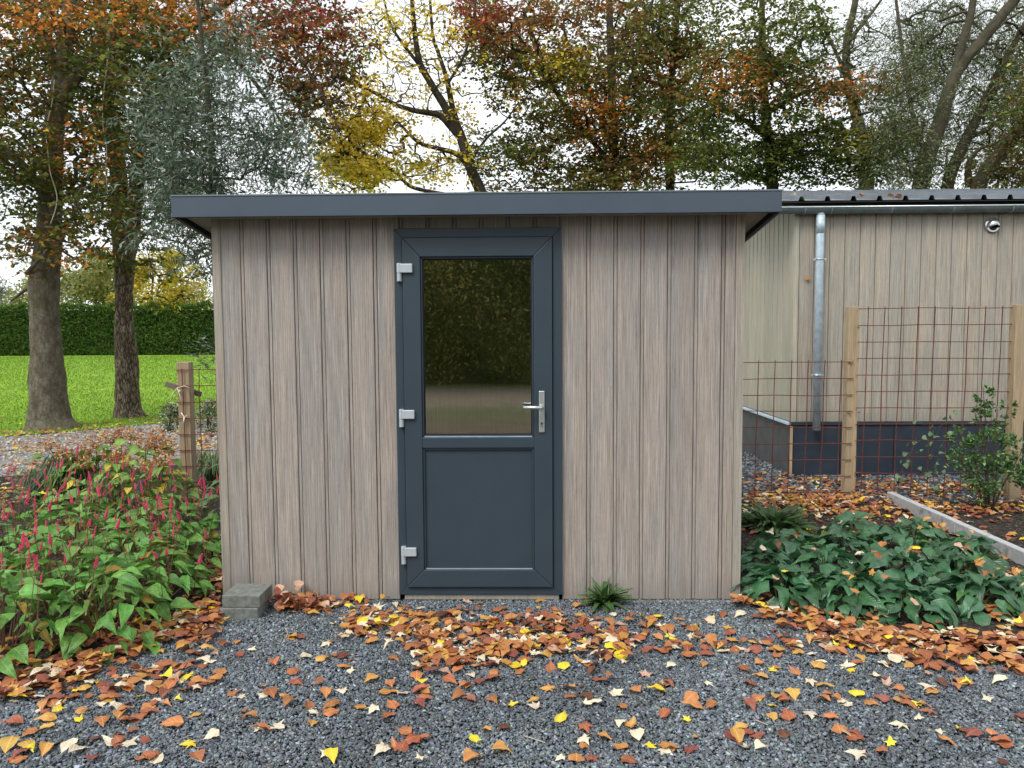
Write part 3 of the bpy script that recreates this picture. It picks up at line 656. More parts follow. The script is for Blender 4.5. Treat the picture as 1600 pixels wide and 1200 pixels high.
# ------------------------------------------------------------------ gravel stones (real chips)
def chips(name, pts, size, cols, mat):
    n = len(pts); r = np.random.default_rng(5)
    cube = np.array([(-1,-1,-1),(1,-1,-1),(1,1,-1),(-1,1,-1),(-1,-1,1),(1,-1,1),(1,1,1),(-1,1,1)], float)
    J = cube[None]*(1+r.uniform(-.45,.25,(n,8,3)))
    J *= (size*r.uniform(.5,1.45,n))[:,None,None]*np.stack([r.uniform(.8,1.3,n),r.uniform(.5,.85,n),r.uniform(.35,.6,n)],1)[:,None,:]
    # random orientation, mostly lying flat
    a, b_, c_ = r.uniform(0,6.28,n), r.normal(0,.4,n), r.normal(0,.4,n)
    ca,sa,cb,sb,cc,sc = np.cos(a),np.sin(a),np.cos(b_),np.sin(b_),np.cos(c_),np.sin(c_)
    Rm = np.stack([np.stack([ca*cb,ca*sb*sc-sa*cc,ca*sb*cc+sa*sc],1),np.stack([sa*cb,sa*sb*sc+ca*cc,sa*sb*cc-ca*sc],1),np.stack([-sb,cb*sc,cb*cc],1)],1)
    V = np.einsum('nij,nkj->nki', Rm, J)+pts[:,None,:]
    q = np.array([(0,2,1),(0,3,2),(4,5,6),(4,6,7),(0,1,5),(0,5,4),(1,2,6),(1,6,5),(2,3,7),(2,7,6),(3,0,4),(3,4,7)])
    F = (q[None]+8*np.arange(n)[:,None,None]).reshape(-1,3)
    me = mesh(name, V.reshape(-1,3), F, mat, np.repeat(cols,12,0))
    return tag(link(name, me), kind='stuff')
def in_view(P, m=60):
    x, y = proj(P); return (x > -m) & (x < 1600+m) & (y < 1200+m)
r = np.random.default_rng(21)
n = 195000
p = np.stack([r.uniform(-3.1,3.1,n), r.uniform(-2.05,.0,n), np.zeros(n)],1)
p = p[inpoly(p, YARD) & in_view(p)]; p[:,2] = .001+r.random(len(p))*.007
base = np.array([.130,.152,.170]); k_ = r.lognormal(0,.42,len(p))[:,None]
cols = base*k_*(1+r.normal(0,.06,(len(p),3)))*(1+.13*snoise(p, .9, 77))[:,None]; br = r.random(len(p)) < .05; cols[br] *= np.array([1.35,1.12,.85]); lt = r.random(len(p)) < .035; cols[lt] = np.array([.30,.32,.33])*r.uniform(.7,1.3,(lt.sum(),1))
chips('gravel', p, .0060*(.8+.5*np.random.default_rng(6).random(len(p))**3), np.clip(cols,0,.6), M['stone'])
n = 9000
p = np.stack([r.uniform(1.27,6.5,n), r.uniform(2.62,5.6,n), np.full(n,.012)],1); p = p[in_view(p)]
chips('gravel', p, .014, np.clip(np.array([.13,.15,.165])*r.lognormal(0,.4,len(p))[:,None]*np.ones(3),0,.6), M['stone'])
n = 15000
p = np.stack([r.uniform(-9,-1,n), r.uniform(2.8,12.5,n), np.full(n,.002)],1); p = p[inpoly(p,PATH) & in_view(p)]
chips('path_gravel_stones', p, .017, np.clip(np.array([.34,.335,.305])*r.lognormal(0,.3,len(p))[:,None]*np.ones(3),0,.6), M['stone'])
n = 6000
p = np.stack([r.uniform(-4,6,n), r.uniform(-1.2,2.6,n), np.full(n,.012)],1); p = p[(inpoly(p,BEDR)|inpoly(p,BEDL)) & in_view(p)]
chips('soil_crumbs', p, .010, np.clip(np.array([.05,.04,.032])*r.lognormal(0,.6,len(p))[:,None]*np.ones(3),0,.4), M['stone'])

# ------------------------------------------------------------------ leaf shapes
def blade(L, Wd, seed=0, curl=.0, cup=.15, droop=.0, pointed=.6, rows=7, wave=.0, serr=0):
    """one leaf along +x, rows x 4 grid folded along the midrib; base at the origin"""
    rr = random.Random(seed); V = []; F = []
    ph = rr.random()*6
    for i in range(rows+1):
        t = i/rows; w = Wd/2*(math.sin(math.pi*min(1,(t*.96+.04))**(pointed+.15)))**.85
        if i in (0,): w = Wd*.02
        if i == rows: w = 0.0008
        x = L*t; z = -droop*L*t*t+curl*L*math.sin(math.pi*t)
        for j, s_ in enumerate((-1,-.5,0,.5,1)):
            ed = 1+(rr.uniform(-serr,serr) if abs(s_) == 1 else 0)
            V.append((x*(1-.1*abs(s_)*(t>.5)), s_*w*ed, z+cup*abs(s_)**1.4*w+wave*Wd*math.sin(t*11+ph+s_*2)*abs(s_)))
    for i in range(rows):
        for j in range(4): F.append((i*5+j,(i+1)*5+j,(i+1)*5+j+1,i*5+j+1))
    return V, F
def maple(L, seed=0, curl=.15):
    rr = random.Random(seed)
    ang = [-160,-128,-105,-80,-62,-40,-24,0,24,40,62,80,105,128,160]
    rad = [.30,.62,.40,.50,.92,.52,.66,1.0,.66,.52,.92,.50,.40,.62,.30]
    V = [(0,0,0)]; kx, ky = rr.uniform(-1,1)*curl, rr.uniform(-1,1)*curl; ph = rr.random()*6
    for a, q in zip(ang, rad):
        q *= rr.uniform(.88,1.1); a = RAD(a+rr.uniform(-5,5)); x, y = q*math.cos(a)*L*.56, q*math.sin(a)*L*.56
        V.append((x, y, (x*x/L*kx*4+y*y/L*ky*5)+.05*L*math.sin(a*3+ph)))
    V += [(p_[0]*.5,p_[1]*.5,p_[2]*.28+.012*L*((i%2)*2-1)) for i, p_ in enumerate(V[1:])]
    n = len(ang); F = []
    for i in range(n-1): F += [(0,n+1+i,n+2+i),(n+1+i,i+1,i+2,n+2+i)]
    # stalk
    k = len(V); V += [(0,-.001,0),(0,.001,0),(-L*.55,rr.uniform(-.1,.1)*L,.1*L)]; F.append((k,k+2,k+1))
    return V, F

# ------------------------------------------------------------------ fallen leaves
PAL = {  # name: (tone a, tone b)
 'orange': ((.42,.160,.055),(.58,.27,.090)), 'rust brown': ((.30,.095,.040),(.42,.16,.065)), 'reddish brown': ((.24,.070,.046),(.34,.115,.075)),
 'ochre': ((.50,.25,.055),(.64,.38,.10)), 'cream': ((.66,.55,.37),(.80,.72,.54)), 'yellow': ((.76,.56,.02),(.85,.72,.07)),
 'dark brown': ((.095,.035,.018),(.17,.065,.035)), 'pinkish tan': ((.50,.30,.20),(.64,.43,.31))}
LM = {k: leaf_mat('fallen_leaf_'+k.replace(' ','_'), *v, transl=.12, rough=.5, rv=.16) for k, v in PAL.items()}
bee, map_ = [], []
for s_ in range(12):
    rr = random.Random(100+s_)
    bee.append(blade(.078, .053, s_, curl=rr.uniform(-.02,.16), cup=rr.uniform(-.45,.6), droop=rr.uniform(-.22,.15), pointed=.42, rows=6, wave=.06, serr=.08))
    map_.append(maple(.078, s_, curl=rr.uniform(.05,.3)))
def centre_leaf(V, L):
    V = np.array(V); V[:,0] -= L/2 if L else 0; V[:,2] -= V[:,2].min(); return V
beeV = [(centre_leaf(v,.078), f) for v, f in bee]; mapV = [(centre_leaf(v,0), f) for v, f in map_]
SH = {('b',i): x for i, x in enumerate(beeV)}; SH.update({('m',i): x for i, x in enumerate(mapV)})
litter = []          # (pos, size, shape, colour, loose)
def add_litter(pts, zj=.01, pal=None, size=(.65,1.25), lobed=.22, loose=False, z0=.008, tilt=.17):
    names = list(PAL); w = np.array(pal or [.24,.21,.13,.10,.17,.05,.06,.04]); w = w/w.sum()
    for q in pts:
        c = names[rng.choice(len(names), p=w)]
        pl = {'cream':.8,'yellow':.6,'pinkish tan':.6}.get(c, .08)
        s = 'm' if rng.random() < pl else 'b'
        sz = rng.uniform(*size)*(.8 if (s == 'm' and rng.random() < .5) else 1)
        litter.append((np.array([q[0],q[1],z0+rng.random()*zj]), sz, (s, int(rng.integers(12))), c, loose, (rng.normal(0,tilt),rng.normal(0,tilt),rng.uniform(0,6.28))))
def stroke(pts, sig, n, z=0.0):
    pts = np.array(pts, float); seg = np.linalg.norm(np.diff(pts,axis=0),axis=1); cum = np.r_[0,np.cumsum(seg)]
    out = []
    for _ in range(n):
        t = rng.uniform(0,cum[-1]); i = min(len(seg)-1, np.searchsorted(cum,t)-1); i = max(0,i); f = (t-cum[i])/seg[i]
        q = pts[i]*(1-f)+pts[i+1]*f+rng.normal(size=2)*np.array([sig*1.3,sig]); out.append(on_z(q[0],q[1],z)[:2])
    return np.array(out)
def keep(p, f): return p[f(p)]
front = lambda p: p[(p[:,1] < -.035)]
loose = []
# measured loose leaves of the photograph: px, py, colour, shape
MEAS = [(365,1088,'rust brown','b'),(430,1140,'cream','m'),(405,1145,'cream','m'),(388,1128,'rust brown','b'),(70,1130,'ochre','b'),(280,1050,'orange','m'),(325,1040,'cream','m'),(335,1070,'rust brown','b'),
 (240,1015,'orange','b'),(195,1040,'orange','m'),(120,1062,'yellow','m'),(95,1068,'orange','b'),(205,1070,'orange','b'),(255,1022,'ochre','m'),(262,1005,'cream','b'),(310,972,'rust brown','b'),(455,1000,'ochre','b'),(470,998,'reddish brown','b'),
 (430,1040,'orange','b'),(455,1055,'rust brown','b'),(475,1030,'cream','b'),(505,1035,'ochre','b'),(525,1030,'rust brown','b'),(538,1028,'dark brown','b'),(540,1048,'orange','b'),(575,995,'yellow','b'),(515,1008,'rust brown','b'),(512,1010,'cream','m'),
 (465,1072,'rust brown','b'),(448,1095,'orange','b'),(452,1105,'rust brown','b'),(535,1083,'cream','m'),(510,1090,'orange','b'),(560,1110,'orange','b'),(580,1068,'ochre','b'),(612,1075,'orange','b'),(660,1070,'yellow','b'),(660,1085,'rust brown','b'),
 (665,1090,'orange','b'),(612,1105,'orange','b'),(605,1125,'rust brown','b'),(650,1108,'reddish brown','b'),(585,1112,'cream','m'),(520,1118,'orange','b'),(495,1120,'cream','m'),(715,1095,'rust brown','b'),(770,1100,'rust brown','b'),(733,1100,'reddish brown','b'),
 (800,1106,'yellow','m'),(840,1108,'cream','m'),(860,1082,'orange','m'),(890,1095,'rust brown','m'),(915,1105,'cream','m'),(915,1160,'cream','m'),(945,1158,'orange','b'),(968,1172,'orange','b'),(912,1140,'rust brown','m'),(960,1088,'cream','m'),(990,1085,'orange','b'),
 (972,1110,'rust brown','b'),(1040,1075,'orange','m'),(1025,1085,'yellow','b'),(1040,1122,'rust brown','b'),(1075,1129,'yellow','m'),(1080,1110,'orange','b'),(1014,1170,'yellow','m'),(968,1138,'cream','b'),(985,1140,'ochre','m'),(1000,1148,'cream','m'),
 (1110,1110,'rust brown','b'),(1155,1142,'ochre','b'),(1165,1172,'cream','m'),(1190,1175,'cream','b'),(1210,1110,'yellow','m'),(1265,1070,'cream','m'),(1280,1045,'ochre','b'),(1370,1060,'cream','m'),(1385,1043,'rust brown','b'),(1283,1100,'orange','b'),
 (1210,1030,'rust brown','m'),(1205,1050,'yellow','m'),(1240,1052,'orange','b'),(1282,1040,'cream','m'),(1265,1005,'ochre','m'),(1305,1020,'orange','b'),(1345,1035,'ochre','b'),(1355,1000,'yellow','m'),(1410,1028,'orange','b'),(1495,1070,'orange','b'),
 (1455,1080,'cream','m'),(1410,1140,'cream','m'),(1520,1040,'cream','m'),(1560,1068,'cream','b'),(1270,1125,'cream','m'),(1295,1128,'orange','b'),(1455,1118,'rust brown','m'),(1480,1165,'orange','b'),(1337,1160,'rust brown','b'),(1560,1165,'orange','b'),
 (1500,1145,'yellow','m'),(1410,1100,'orange','b'),(1340,1090,'yellow','b'),(1228,1100,'rust brown','b'),(1345,1185,'cream','m'),(740,1192,'orange','b'),(740,1158,'yellow','b'),(785,1180,'ochre','b'),(878,1190,'cream','m'),(900,1190,'orange','b'),(925,1192,'reddish brown','m'),
 (985,1195,'rust brown','b'),(620,1175,'orange','m'),(640,1165,'rust brown','b'),(595,1180,'cream','b'),(520,1190,'yellow','b'),(310,1190,'rust brown','b'),(330,1155,'cream','b'),(300,1168,'yellow','m'),(170,1165,'cream','b'),(150,1190,'reddish brown','b'),(230,1190,'orange','b'),
 (185,1172,'reddish brown','m'),(200,1170,'cream','m'),(105,1172,'cream','b'),(160,1135,'orange','b'),(235,1118,'rust brown','b'),(260,1108,'orange','b'),(195,1115,'orange','b'),(125,1130,'yellow','m'),(155,1105,'cream','m'),(175,1098,'ochre','b'),(60,1095,'cream','m'),
 (1030,968,'yellow','b'),(1005,967,'yellow','m'),(1060,972,'orange','m'),(1085,985,'ochre','b'),(1130,966,'rust brown','b'),(1115,967,'yellow','m'),(1140,985,'ochre','m'),(1155,965,'cream','b'),(1045,937,'cream','b'),(1076,937,'cream','b'),(903,950,'orange','b'),(845,942,'ochre','b'),
 (1168,935,'cream','m'),(1215,955,'cream','b'),(1185,945,'orange','m'),(812,1000,'cream','m'),(768,968,'cream','m'),(740,1010,'cream','m'),(830,1003,'cream','m'),(880,1045,'yellow','b'),(800,1045,'yellow','b'),(710,1040,'yellow','b'),(1085,998,'cream','m'),(1055,1018,'cream','m')]
for px_, py_, c, s in MEAS:
    q = on_z(px_, py_)
    litter.append((np.array([q[0],q[1],.010]), rng.uniform(.9,1.15)*(.8 if (s=='m' and c=='yellow') else 1), (s,int(rng.integers(12))), c, True, (rng.normal(0,.12),rng.normal(0,.12),rng.uniform(0,6.28))))
# more loose leaves
q = np.stack([rng.uniform(0,1600,1150), 935+265*rng.random(1150)**.9],1)
dens = np.where(q[:,1] < 1010, .15, .26)+.35*((q[:,0] > 1150) & (q[:,1] < 1110)) + .25*((q[:,0] < 330) & (q[:,1] > 1030)) + .25*((q[:,0] > 620)&(q[:,0] < 1150)&(q[:,1] < 1090)&(q[:,1] > 960))
q = q[rng.random(1150) < dens*.68]; w_ = np.array([on_z(*a)[:2] for a in q]); add_litter(w_[inpoly(w_, YARD)], loose=True)
# piles and drifts
add_litter(front(stroke([(425,945),(470,950),(530,944),(600,942)],7,90)), .03)
for _ in range(70):           # heap leaning on the blocks and the wall
    x_ = rng.uniform(0,.30); litter.append((np.array([-1.44+x_, -.05-rng.random()*.17, .02+rng.random()*.13*max(0,1-x_/.30)]), rng.uniform(.8,1.1), ('b',int(rng.integers(12))), ['dark brown','rust brown','orange','reddish brown','pinkish tan'][rng.integers(5)], False, (rng.normal(0,.6),rng.normal(0,.6),rng.uniform(0,6.28))))
add_litter(front(stroke([(535,990),(590,985),(640,985),(700,1020)],11,130)), .035)
add_litter(front(stroke([(560,975),(620,968),(700,975),(800,975),(880,975),(930,985)],8,95)), .02)
add_litter(front(stroke([(690,1000),(760,995),(850,1000),(930,1005),(980,1015)],17,200)), .025)
add_litter(front(stroke([(660,1030),(720,1035),(800,1020),(880,1020)],11,120)), .02)
add_litter(front(stroke([(1000,985),(1060,1000),(1100,1008),(1180,1020),(1260,1010)],10,60)), .015)
add_litter(front(stroke([(1160,945),(1220,962),(1300,985),(1400,1005),(1500,1010),(1610,1010)],9,330)), .045)
add_litter(front(stroke([(1290,1000),(1400,1025),(1500,1035),(1610,1045)],9,170)), .025)
add_litter(front(stroke([(0,1092),(60,1075),(130,1050),(220,1010),(340,962)],8,240)), .04)
add_litter(front(stroke([(60,1100),(160,1085),(240,1075),(330,1055)],16,70)), .012)
PB = [.20,.27,.18,.10,.12,.03,.07,.03]
add_litter(stroke([(300,1000),(330,950),(335,900),(338,850)],14,240), .03, PB)
add_litter(stroke([(-20,1070),(60,1035),(160,1000),(260,960)],20,200), .03, PB)
add_litter(stroke([(60,880),(180,850),(330,830)],38,260), .03, PB)
add_litter(stroke([(0,775),(60,770),(120,790)],12,150), .03, [.25,.16,.1,.2,.12,.1,.03,.05])
add_litter(stroke([(1165,790),(1250,792),(1330,800),(1380,815)],10,420), .05, size=(.8,1.15))
add_litter(stroke([(1175,778),(1330,782),(1400,795),(1600,800)],8,420), .045, size=(.8,1.15))
add_litter(stroke([(1165,815),(1250,820),(1330,830)],16,90), .02)
add_litter(stroke([(1345,765),(1450,765),(1600,770)],8,260), .03)
add_litter(stroke([(1160,760),(1250,755),(1340,755)],12,130), .03)
add_litter(stroke([(1430,815),(1600,850)],22,70), .02)
add_litter(stroke([(1420,850),(1520,890),(1600,915)],8,110), .03)
add_litter(stroke([(1540,960),(1600,975)],12,60), .04)
add_litter(stroke([(0,700),(150,690),(335,680)],13,420), .01, [.25,.16,.1,.16,.2,.1,0,.05], size=(.9,1.3))
add_litter(stroke([(0,735),(120,725),(335,712)],7,180), .01, [.25,.16,.1,.16,.2,.1,0,.05], size=(.9,1.3))
add_litter(stroke([(0,680),(120,671),(330,655)],4,170), .02, [.2,.16,.1,.2,.2,.1,0,.05], size=(.9,1.3))
add_litter(stroke([(300,700),(335,690)],14,120), .02)
q = np.stack([rng.uniform(-14,-4,260), rng.uniform(7,22,260)],1); add_litter(q, .01, [.1,.1,.1,.2,.4,.1,0,0])
def inshed(P): return (P[0] > XL-.03) and (P[0] < XR+.03) and (P[1] > -.02) and (P[1] < DEP+.05)
litter = [q for q in litter if not inshed(q[0])]
# the largest of the loose leaves are things of their own
order = sorted(range(len(litter)), key=lambda i: -(litter[i][4]*1.0 if litter[i][4] else 0)*litter[i][1]/(litter[i][0][1]-CAM[1]))
vis = [i for i in order if litter[i][4] and in_view(litter[i][0][None], -8)[0]][:290]
ORD = ['','second ','third ','fourth ','fifth ','sixth ','seventh ','eighth ','ninth ','tenth ','eleventh ','twelfth ','thirteenth ','fourteenth ','fifteenth ','sixteenth ','seventeenth ','eighteenth ','nineteenth ','twentieth ']
LMK = [('the stacked blocks', (-1.55,-.2)), ('the lower left door corner', (-.75,-.05)), ('the lower right door corner', (.2,-.05)), ('the wall weed', (.43,-.18)),
       ('the right shed corner', (1.26,0)), ('the front tip of the dark green bed', (1.99,-.5)), ('the flower bed edge', (-2.2,-.9)), ('the right end of the leaf drift', (2.4,-.75)),
       ('the middle of the bottom edge', (0,-1.75)), ('the bottom left corner', (-1.9,-1.6)), ('the bottom right corner', (1.85,-1.75)), ('the heap before the door', (0.1,-.75)), ('the heap below the hinges', (-.55,-.7)),
       ('the forked twig', (.02,-1.5)), ('the open gravel left of centre', (-1.1,-1.15)), ('the open gravel right of centre', (1.0,-1.2))]
lab = {}; bucket = {}
for i in vis:
    P = litter[i][0]; d = [math.hypot(P[0]-m[1][0], P[1]-m[1][1]) for m in LMK]; j = int(np.argmin(d))
    bucket.setdefault((litter[i][3], litter[i][2][0], j), []).append((d[j], i))
for (c, s, j), lst in bucket.items():
    lst.sort()
    for k, (_, i) in enumerate(lst):
        lab[i] = f"{c} {'lobed' if s == 'm' else 'oval'} leaf, {ORD[min(k,19)]}nearest to {LMK[j][0]}"
LMESH = {}
for i in vis:
    P, sz, sh, c, _, rot = litter[i]
    if (sh, c) not in LMESH: LMESH[(sh,c)] = mesh('fallen_leaf', SH[sh][0], SH[sh][1], LM[c], smooth=True)
    o = link('fallen_leaf', LMESH[(sh,c)], None, (P[0],P[1],.012), rot, (sz*(.85+.3*((i*7919)%97)/97), sz*(.8+.35*((i*104729)%89)/89), sz))
    tag(o, lab[i], 'leaf', 'fallen leaves scattered on the gravel')
vs = set(vis)
def rotm(e):
    cx,sx,cy,sy,cz,sz = math.cos(e[0]),math.sin(e[0]),math.cos(e[1]),math.sin(e[1]),math.cos(e[2]),math.sin(e[2])
    return np.array([[cy*cz,sx*sy*cz-cx*sz,cx*sy*cz+sx*sz],[cy*sz,sx*sy*sz+cx*cz,cx*sy*sz-sx*cz],[-sy,sx*cy,cx*cy]])
def litter_mesh(name, items):
    V, F, Cc = [], [], []; n0 = 0
    for P, sz, sh, c, _, rot in items:
        v, f = SH[sh]; vv = (v*sz*np.array([rng.uniform(.85,1.15),rng.uniform(.8,1.15),1]))@rotm(rot).T+P; V.append(vv)
        col = np.array(PAL[c][0])*(1-rng.random())+np.array(PAL[c][1])*rng.random(); t = rng.random(); col = np.array(PAL[c][0])*(1-t)+np.array(PAL[c][1])*t
        for q in f:
            F.append(tuple(a+n0 for a in q)); Cc.append(col)
        n0 += len(vv)
    me = mesh(name, np.concatenate(V), F, M['litter'], np.array(Cc)); tag(link(name, me), kind='stuff')
litter_mesh('leaf_litter', [q for i, q in enumerate(litter) if i not in vs])
# fine twigs on the gravel
tw = [[(818,1155),(835,1160),(852,1166)],[(636,1012),(650,1005),(662,995)],[(640,1015),(652,1012),(660,1008)],[(445,985),(450,992),(447,1000)],[(300,1190),(320,1198)],[(1180,1130),(1200,1138)]]
for n_i, t_ in enumerate(tw):
    pts = [on_z(*a)+np.array([0,0,.014]) for a in t_]
    o = MB().tube(pts, [.0022]*len(pts), 5).obj('twig', M['vine'], None)
    tag(o, ['pale forked twig lying on bare gravel near the bottom middle','thin stalk at the left drift of leaves, upper one','thin stalk at the left drift of leaves, lower one','small bent stalk on the gravel right of the leaf heap','thin twig near the bottom left of the gravel','thin twig on the gravel before the right bed'][n_i], 'twig')

for k, (px_,py_,yy_,c_,lb_) in enumerate([(1262,435,BY-.02,'orange','orange leaf stuck to the barn cladding left of the downpipe'),(1345,306,BY-.10,'orange','orange leaf caught under the ribs at the barn eave, left one'),(1390,307,BY-.10,'ochre','ochre leaf lying in the barn eave, middle one'),(1402,309,BY-.10,'orange','orange leaf lying in the barn eave, right one')]):
    P = on_y(px_,py_,yy_); v, f = SH[('b',k)]
    o = link('fallen_leaf', mesh('fallen_leaf', v, f, LM[c_], smooth=True), None, tuple(P), (1.4,.2,.4*k) if k == 0 else (.5,.1,k), (1.3 if k else .9,)*3); tag(o, lb_, 'leaf')
P = on_y(741,300,.9); b = MB(); b.tube([(P[0],.9,2.24),(P[0],.9,P[2]-.045),(P[0],.9,P[2]-.04),(P[0],.9,P[2]-.02),(P[0],.9,P[2]-.004),(P[0],.9,P[2])], [.045,.045,.082,.078,.05,.02], 20)
o = b.obj('roof_cap', M['gasket'], shed, loc=(ox,0,0))

# ------------------------------------------------------------------ bedding plants
def leaf_set(name, L, Wd, n, mat, seed, **kw):
    out_ = []
    for i in range(n):
        rr = random.Random(seed+i); k = dict(curl=rr.uniform(.02,.08), cup=rr.uniform(.1,.5), droop=rr.uniform(.1,.5), pointed=.55, rows=6, wave=.03); k.update({a: (b() if callable(b) else b) for a, b in kw.items()})
        v, f = blade(L*rr.uniform(.85,1.15), Wd*rr.uniform(.85,1.15), seed+i, **k); out_.append(mesh(name, np.array(v), f, mat, smooth=True))
    return out_
def euler_dir(d, roll=0):
    d = Vector(d).normalized(); yaw = math.atan2(d.y, d.x); pit = -math.asin(max(-1,min(1,d.z))); return (roll, pit, yaw)
MLP = leaf_mat('fleece_flower_leaf', (.085,.225,.040), (.18,.40,.075), (.28,.48,.14), rough=.42, rv=.33)
MLC = leaf_mat('lungwort_leaf', (.032,.115,.046), (.068,.19,.078), (.06,.17,.07), rough=.34, rv=.34, spec=.7)
MLC2 = leaf_mat('lungwort_young_leaf', (.05,.13,.02), (.09,.19,.035), rough=.4, rv=.2)
MSP = plain('flower_spike_red', (.66,.055,.14), .7, var=.3, scale=120)
lp = leaf_set('leaf', .135, .068, 7, MLP, 300, pointed=.42); lpy = leaf_set('leaf', .11, .05, 3, leaf_mat('fleece_flower_old_leaf', (.20,.16,.02),(.33,.22,.03)), 330)
# flower spike: bumpy tapering cylinder of florets
def spike_mesh(seed):
    rr = random.Random(seed); b = MB(); H = rr.uniform(.045,.10); bend = rr.uniform(-.012,.012)
    for i in range(26):
        t = i/26; a = i*2.4; r_ = .0068*(1-.5*t); q = .0052*(1-.4*t)
        cx_, cy_, cz = r_*math.cos(a)+bend*t*t, r_*math.sin(a), H*t
        b.add([(cx_-q,cy_,cz),(cx_,cy_-q,cz),(cx_+q,cy_,cz),(cx_,cy_+q,cz),(cx_,cy_,cz+q*1.6),(cx_,cy_,cz-q)],[(0,1,4),(1,2,4),(2,3,4),(3,0,4),(1,0,5),(2,1,5),(3,2,5),(0,3,5)])
    return mesh('flower_spike', np.array(b.v), b.f, MSP)
spikes = [spike_mesh(s_) for s_ in range(5)]
def clump(name, loc, r_, h, nl, leaves, label, cat, group, nsp=0, seed=0, petmat='stem', scale=(.8,1.25), inner=.25, down=.55, sph=(.12,.34), inward=0):
    rr = random.Random(seed); root = empty(name, (loc[0],loc[1],0), label, cat, group); st = MB()
    for i in range(nl):
        t = ((i+.5)/nl)**.6; a = i*2.39996+rr.uniform(-.4,.4); e = t*math.pi/2*.98     # e: 0 = top, pi/2 = rim
        rad = r_*math.sin(e)*rr.uniform(.78,1.05); z = h*(math.cos(e)**.8)*rr.uniform(.8,1.1)+.05*rr.random()
        dx, dy = math.cos(a), math.sin(a)
        Lb = .10; p0 = (dx*max(0,rad-Lb*.8), dy*max(0,rad-Lb*.8), max(.03,z))
        up = .35*math.cos(e)-down*math.sin(e)*rr.uniform(.3,1.3)
        a2 = a+rr.uniform(-.7,.7)
        link('leaf', rr.choice(leaves), root, p0, euler_dir((math.cos(a2),math.sin(a2),up), rr.uniform(-.75,.75)), (rr.uniform(*scale),)*3)
        if i % 6 == 0: st.tube([(p0[0]*.25,p0[1]*.25,0),(p0[0]*.7,p0[1]*.7,p0[2]*.6),p0], [.004,.0035,.002], 4, cap=False)
    for i in range(nsp):
        a = rr.uniform(0,6.28); q = math.sqrt(rr.random())*r_*.95; x_, y_ = q*math.cos(a), q*math.sin(a); zt_ = h*math.sqrt(max(0.05,1-(q/r_)**2))+rr.uniform(*sph)
        lx, ly = rr.gauss(0,.05), rr.gauss(0,.05)
        st.tube([(x_*.5,y_*.5,0),(x_,y_,zt_*.5),(x_+lx,y_+ly,zt_)], [.003,.0022,.0015], 4, cap=False)
        s = rr.uniform(.5,1.15); link('flower_spike', rr.choice(spikes), root, (x_+lx,y_+ly,zt_-.005), (rr.gauss(0,.22),rr.gauss(0,.22),rr.uniform(0,6)), (s*.95,s*.95,s))
    o = st.obj('stems', M[petmat], root); o['kind'] = 'stuff'; return root
PP = [  # ground position of each fleece flower clump: x, y, radius, height, leaves, spikes, label
 (-2.62,-.80,.40,.40,58,7,'big leafy fleece flower clump overhanging the gravel at the bottom left corner'),
 (-2.23,-.56,.38,.37,62,8,'fleece flower clump in front of the bed with its drooping leaves over fallen leaves'),
 (-2.22,-.10,.34,.33,52,8,'fleece flower clump closest to the stacked concrete blocks'),
 (-2.75,-.20,.38,.42,50,7,'fleece flower clump at the picture edge, just behind the bottom left one'),
 (-2.45,.15,.38,.40,46,8,'fleece flower clump in the middle of the bed, a brown leaf caught on it'),
 (-2.30,.50,.30,.32,34,6,'fleece flower clump closest to the left wall of the shed'),
 (-2.95,.45,.38,.40,38,7,'fleece flower clump at the left picture edge, middle row'),
 (-2.62,.80,.36,.38,34,7,'fleece flower clump in the third row, in line with the green stake'),
 (-2.25,1.05,.26,.26,24,4,'small fleece flower clump before the square post'),
 (-3.30,1.0,.38,.38,30,9,'fleece flower clump at the left edge with many tall spikes'),
 (-2.98,1.30,.34,.36,26,7,'fleece flower clump in the back row before the hydrangea'),
 (-3.45,.30,.34,.36,30,6,'fleece flower clump cut by the left picture edge, nearer one'),
 (-3.95,1.0,.34,.34,26,7,'fleece flower clump cut by the left picture edge, farther one'),
 (-3.10,-.25,.34,.38,34,5,'low fleece flower clump half outside the left picture edge'),
 (-3.65,1.55,.34,.38,24,8,'rearmost fleece flower clump with bright pink spikes at the left edge')]
for k, (x_,y_,r_,h_,nl,ns,lb) in enumerate(PP):
    clump('fleece_flower', (x_,y_), r_*1.08, h_, int(nl*1.9), lp*2+[lpy[k%3]], lb, 'flowering plant', 'fleece flower clumps in the left bed', ns+7, 50+k, 'stem_red', (.65,1.2))

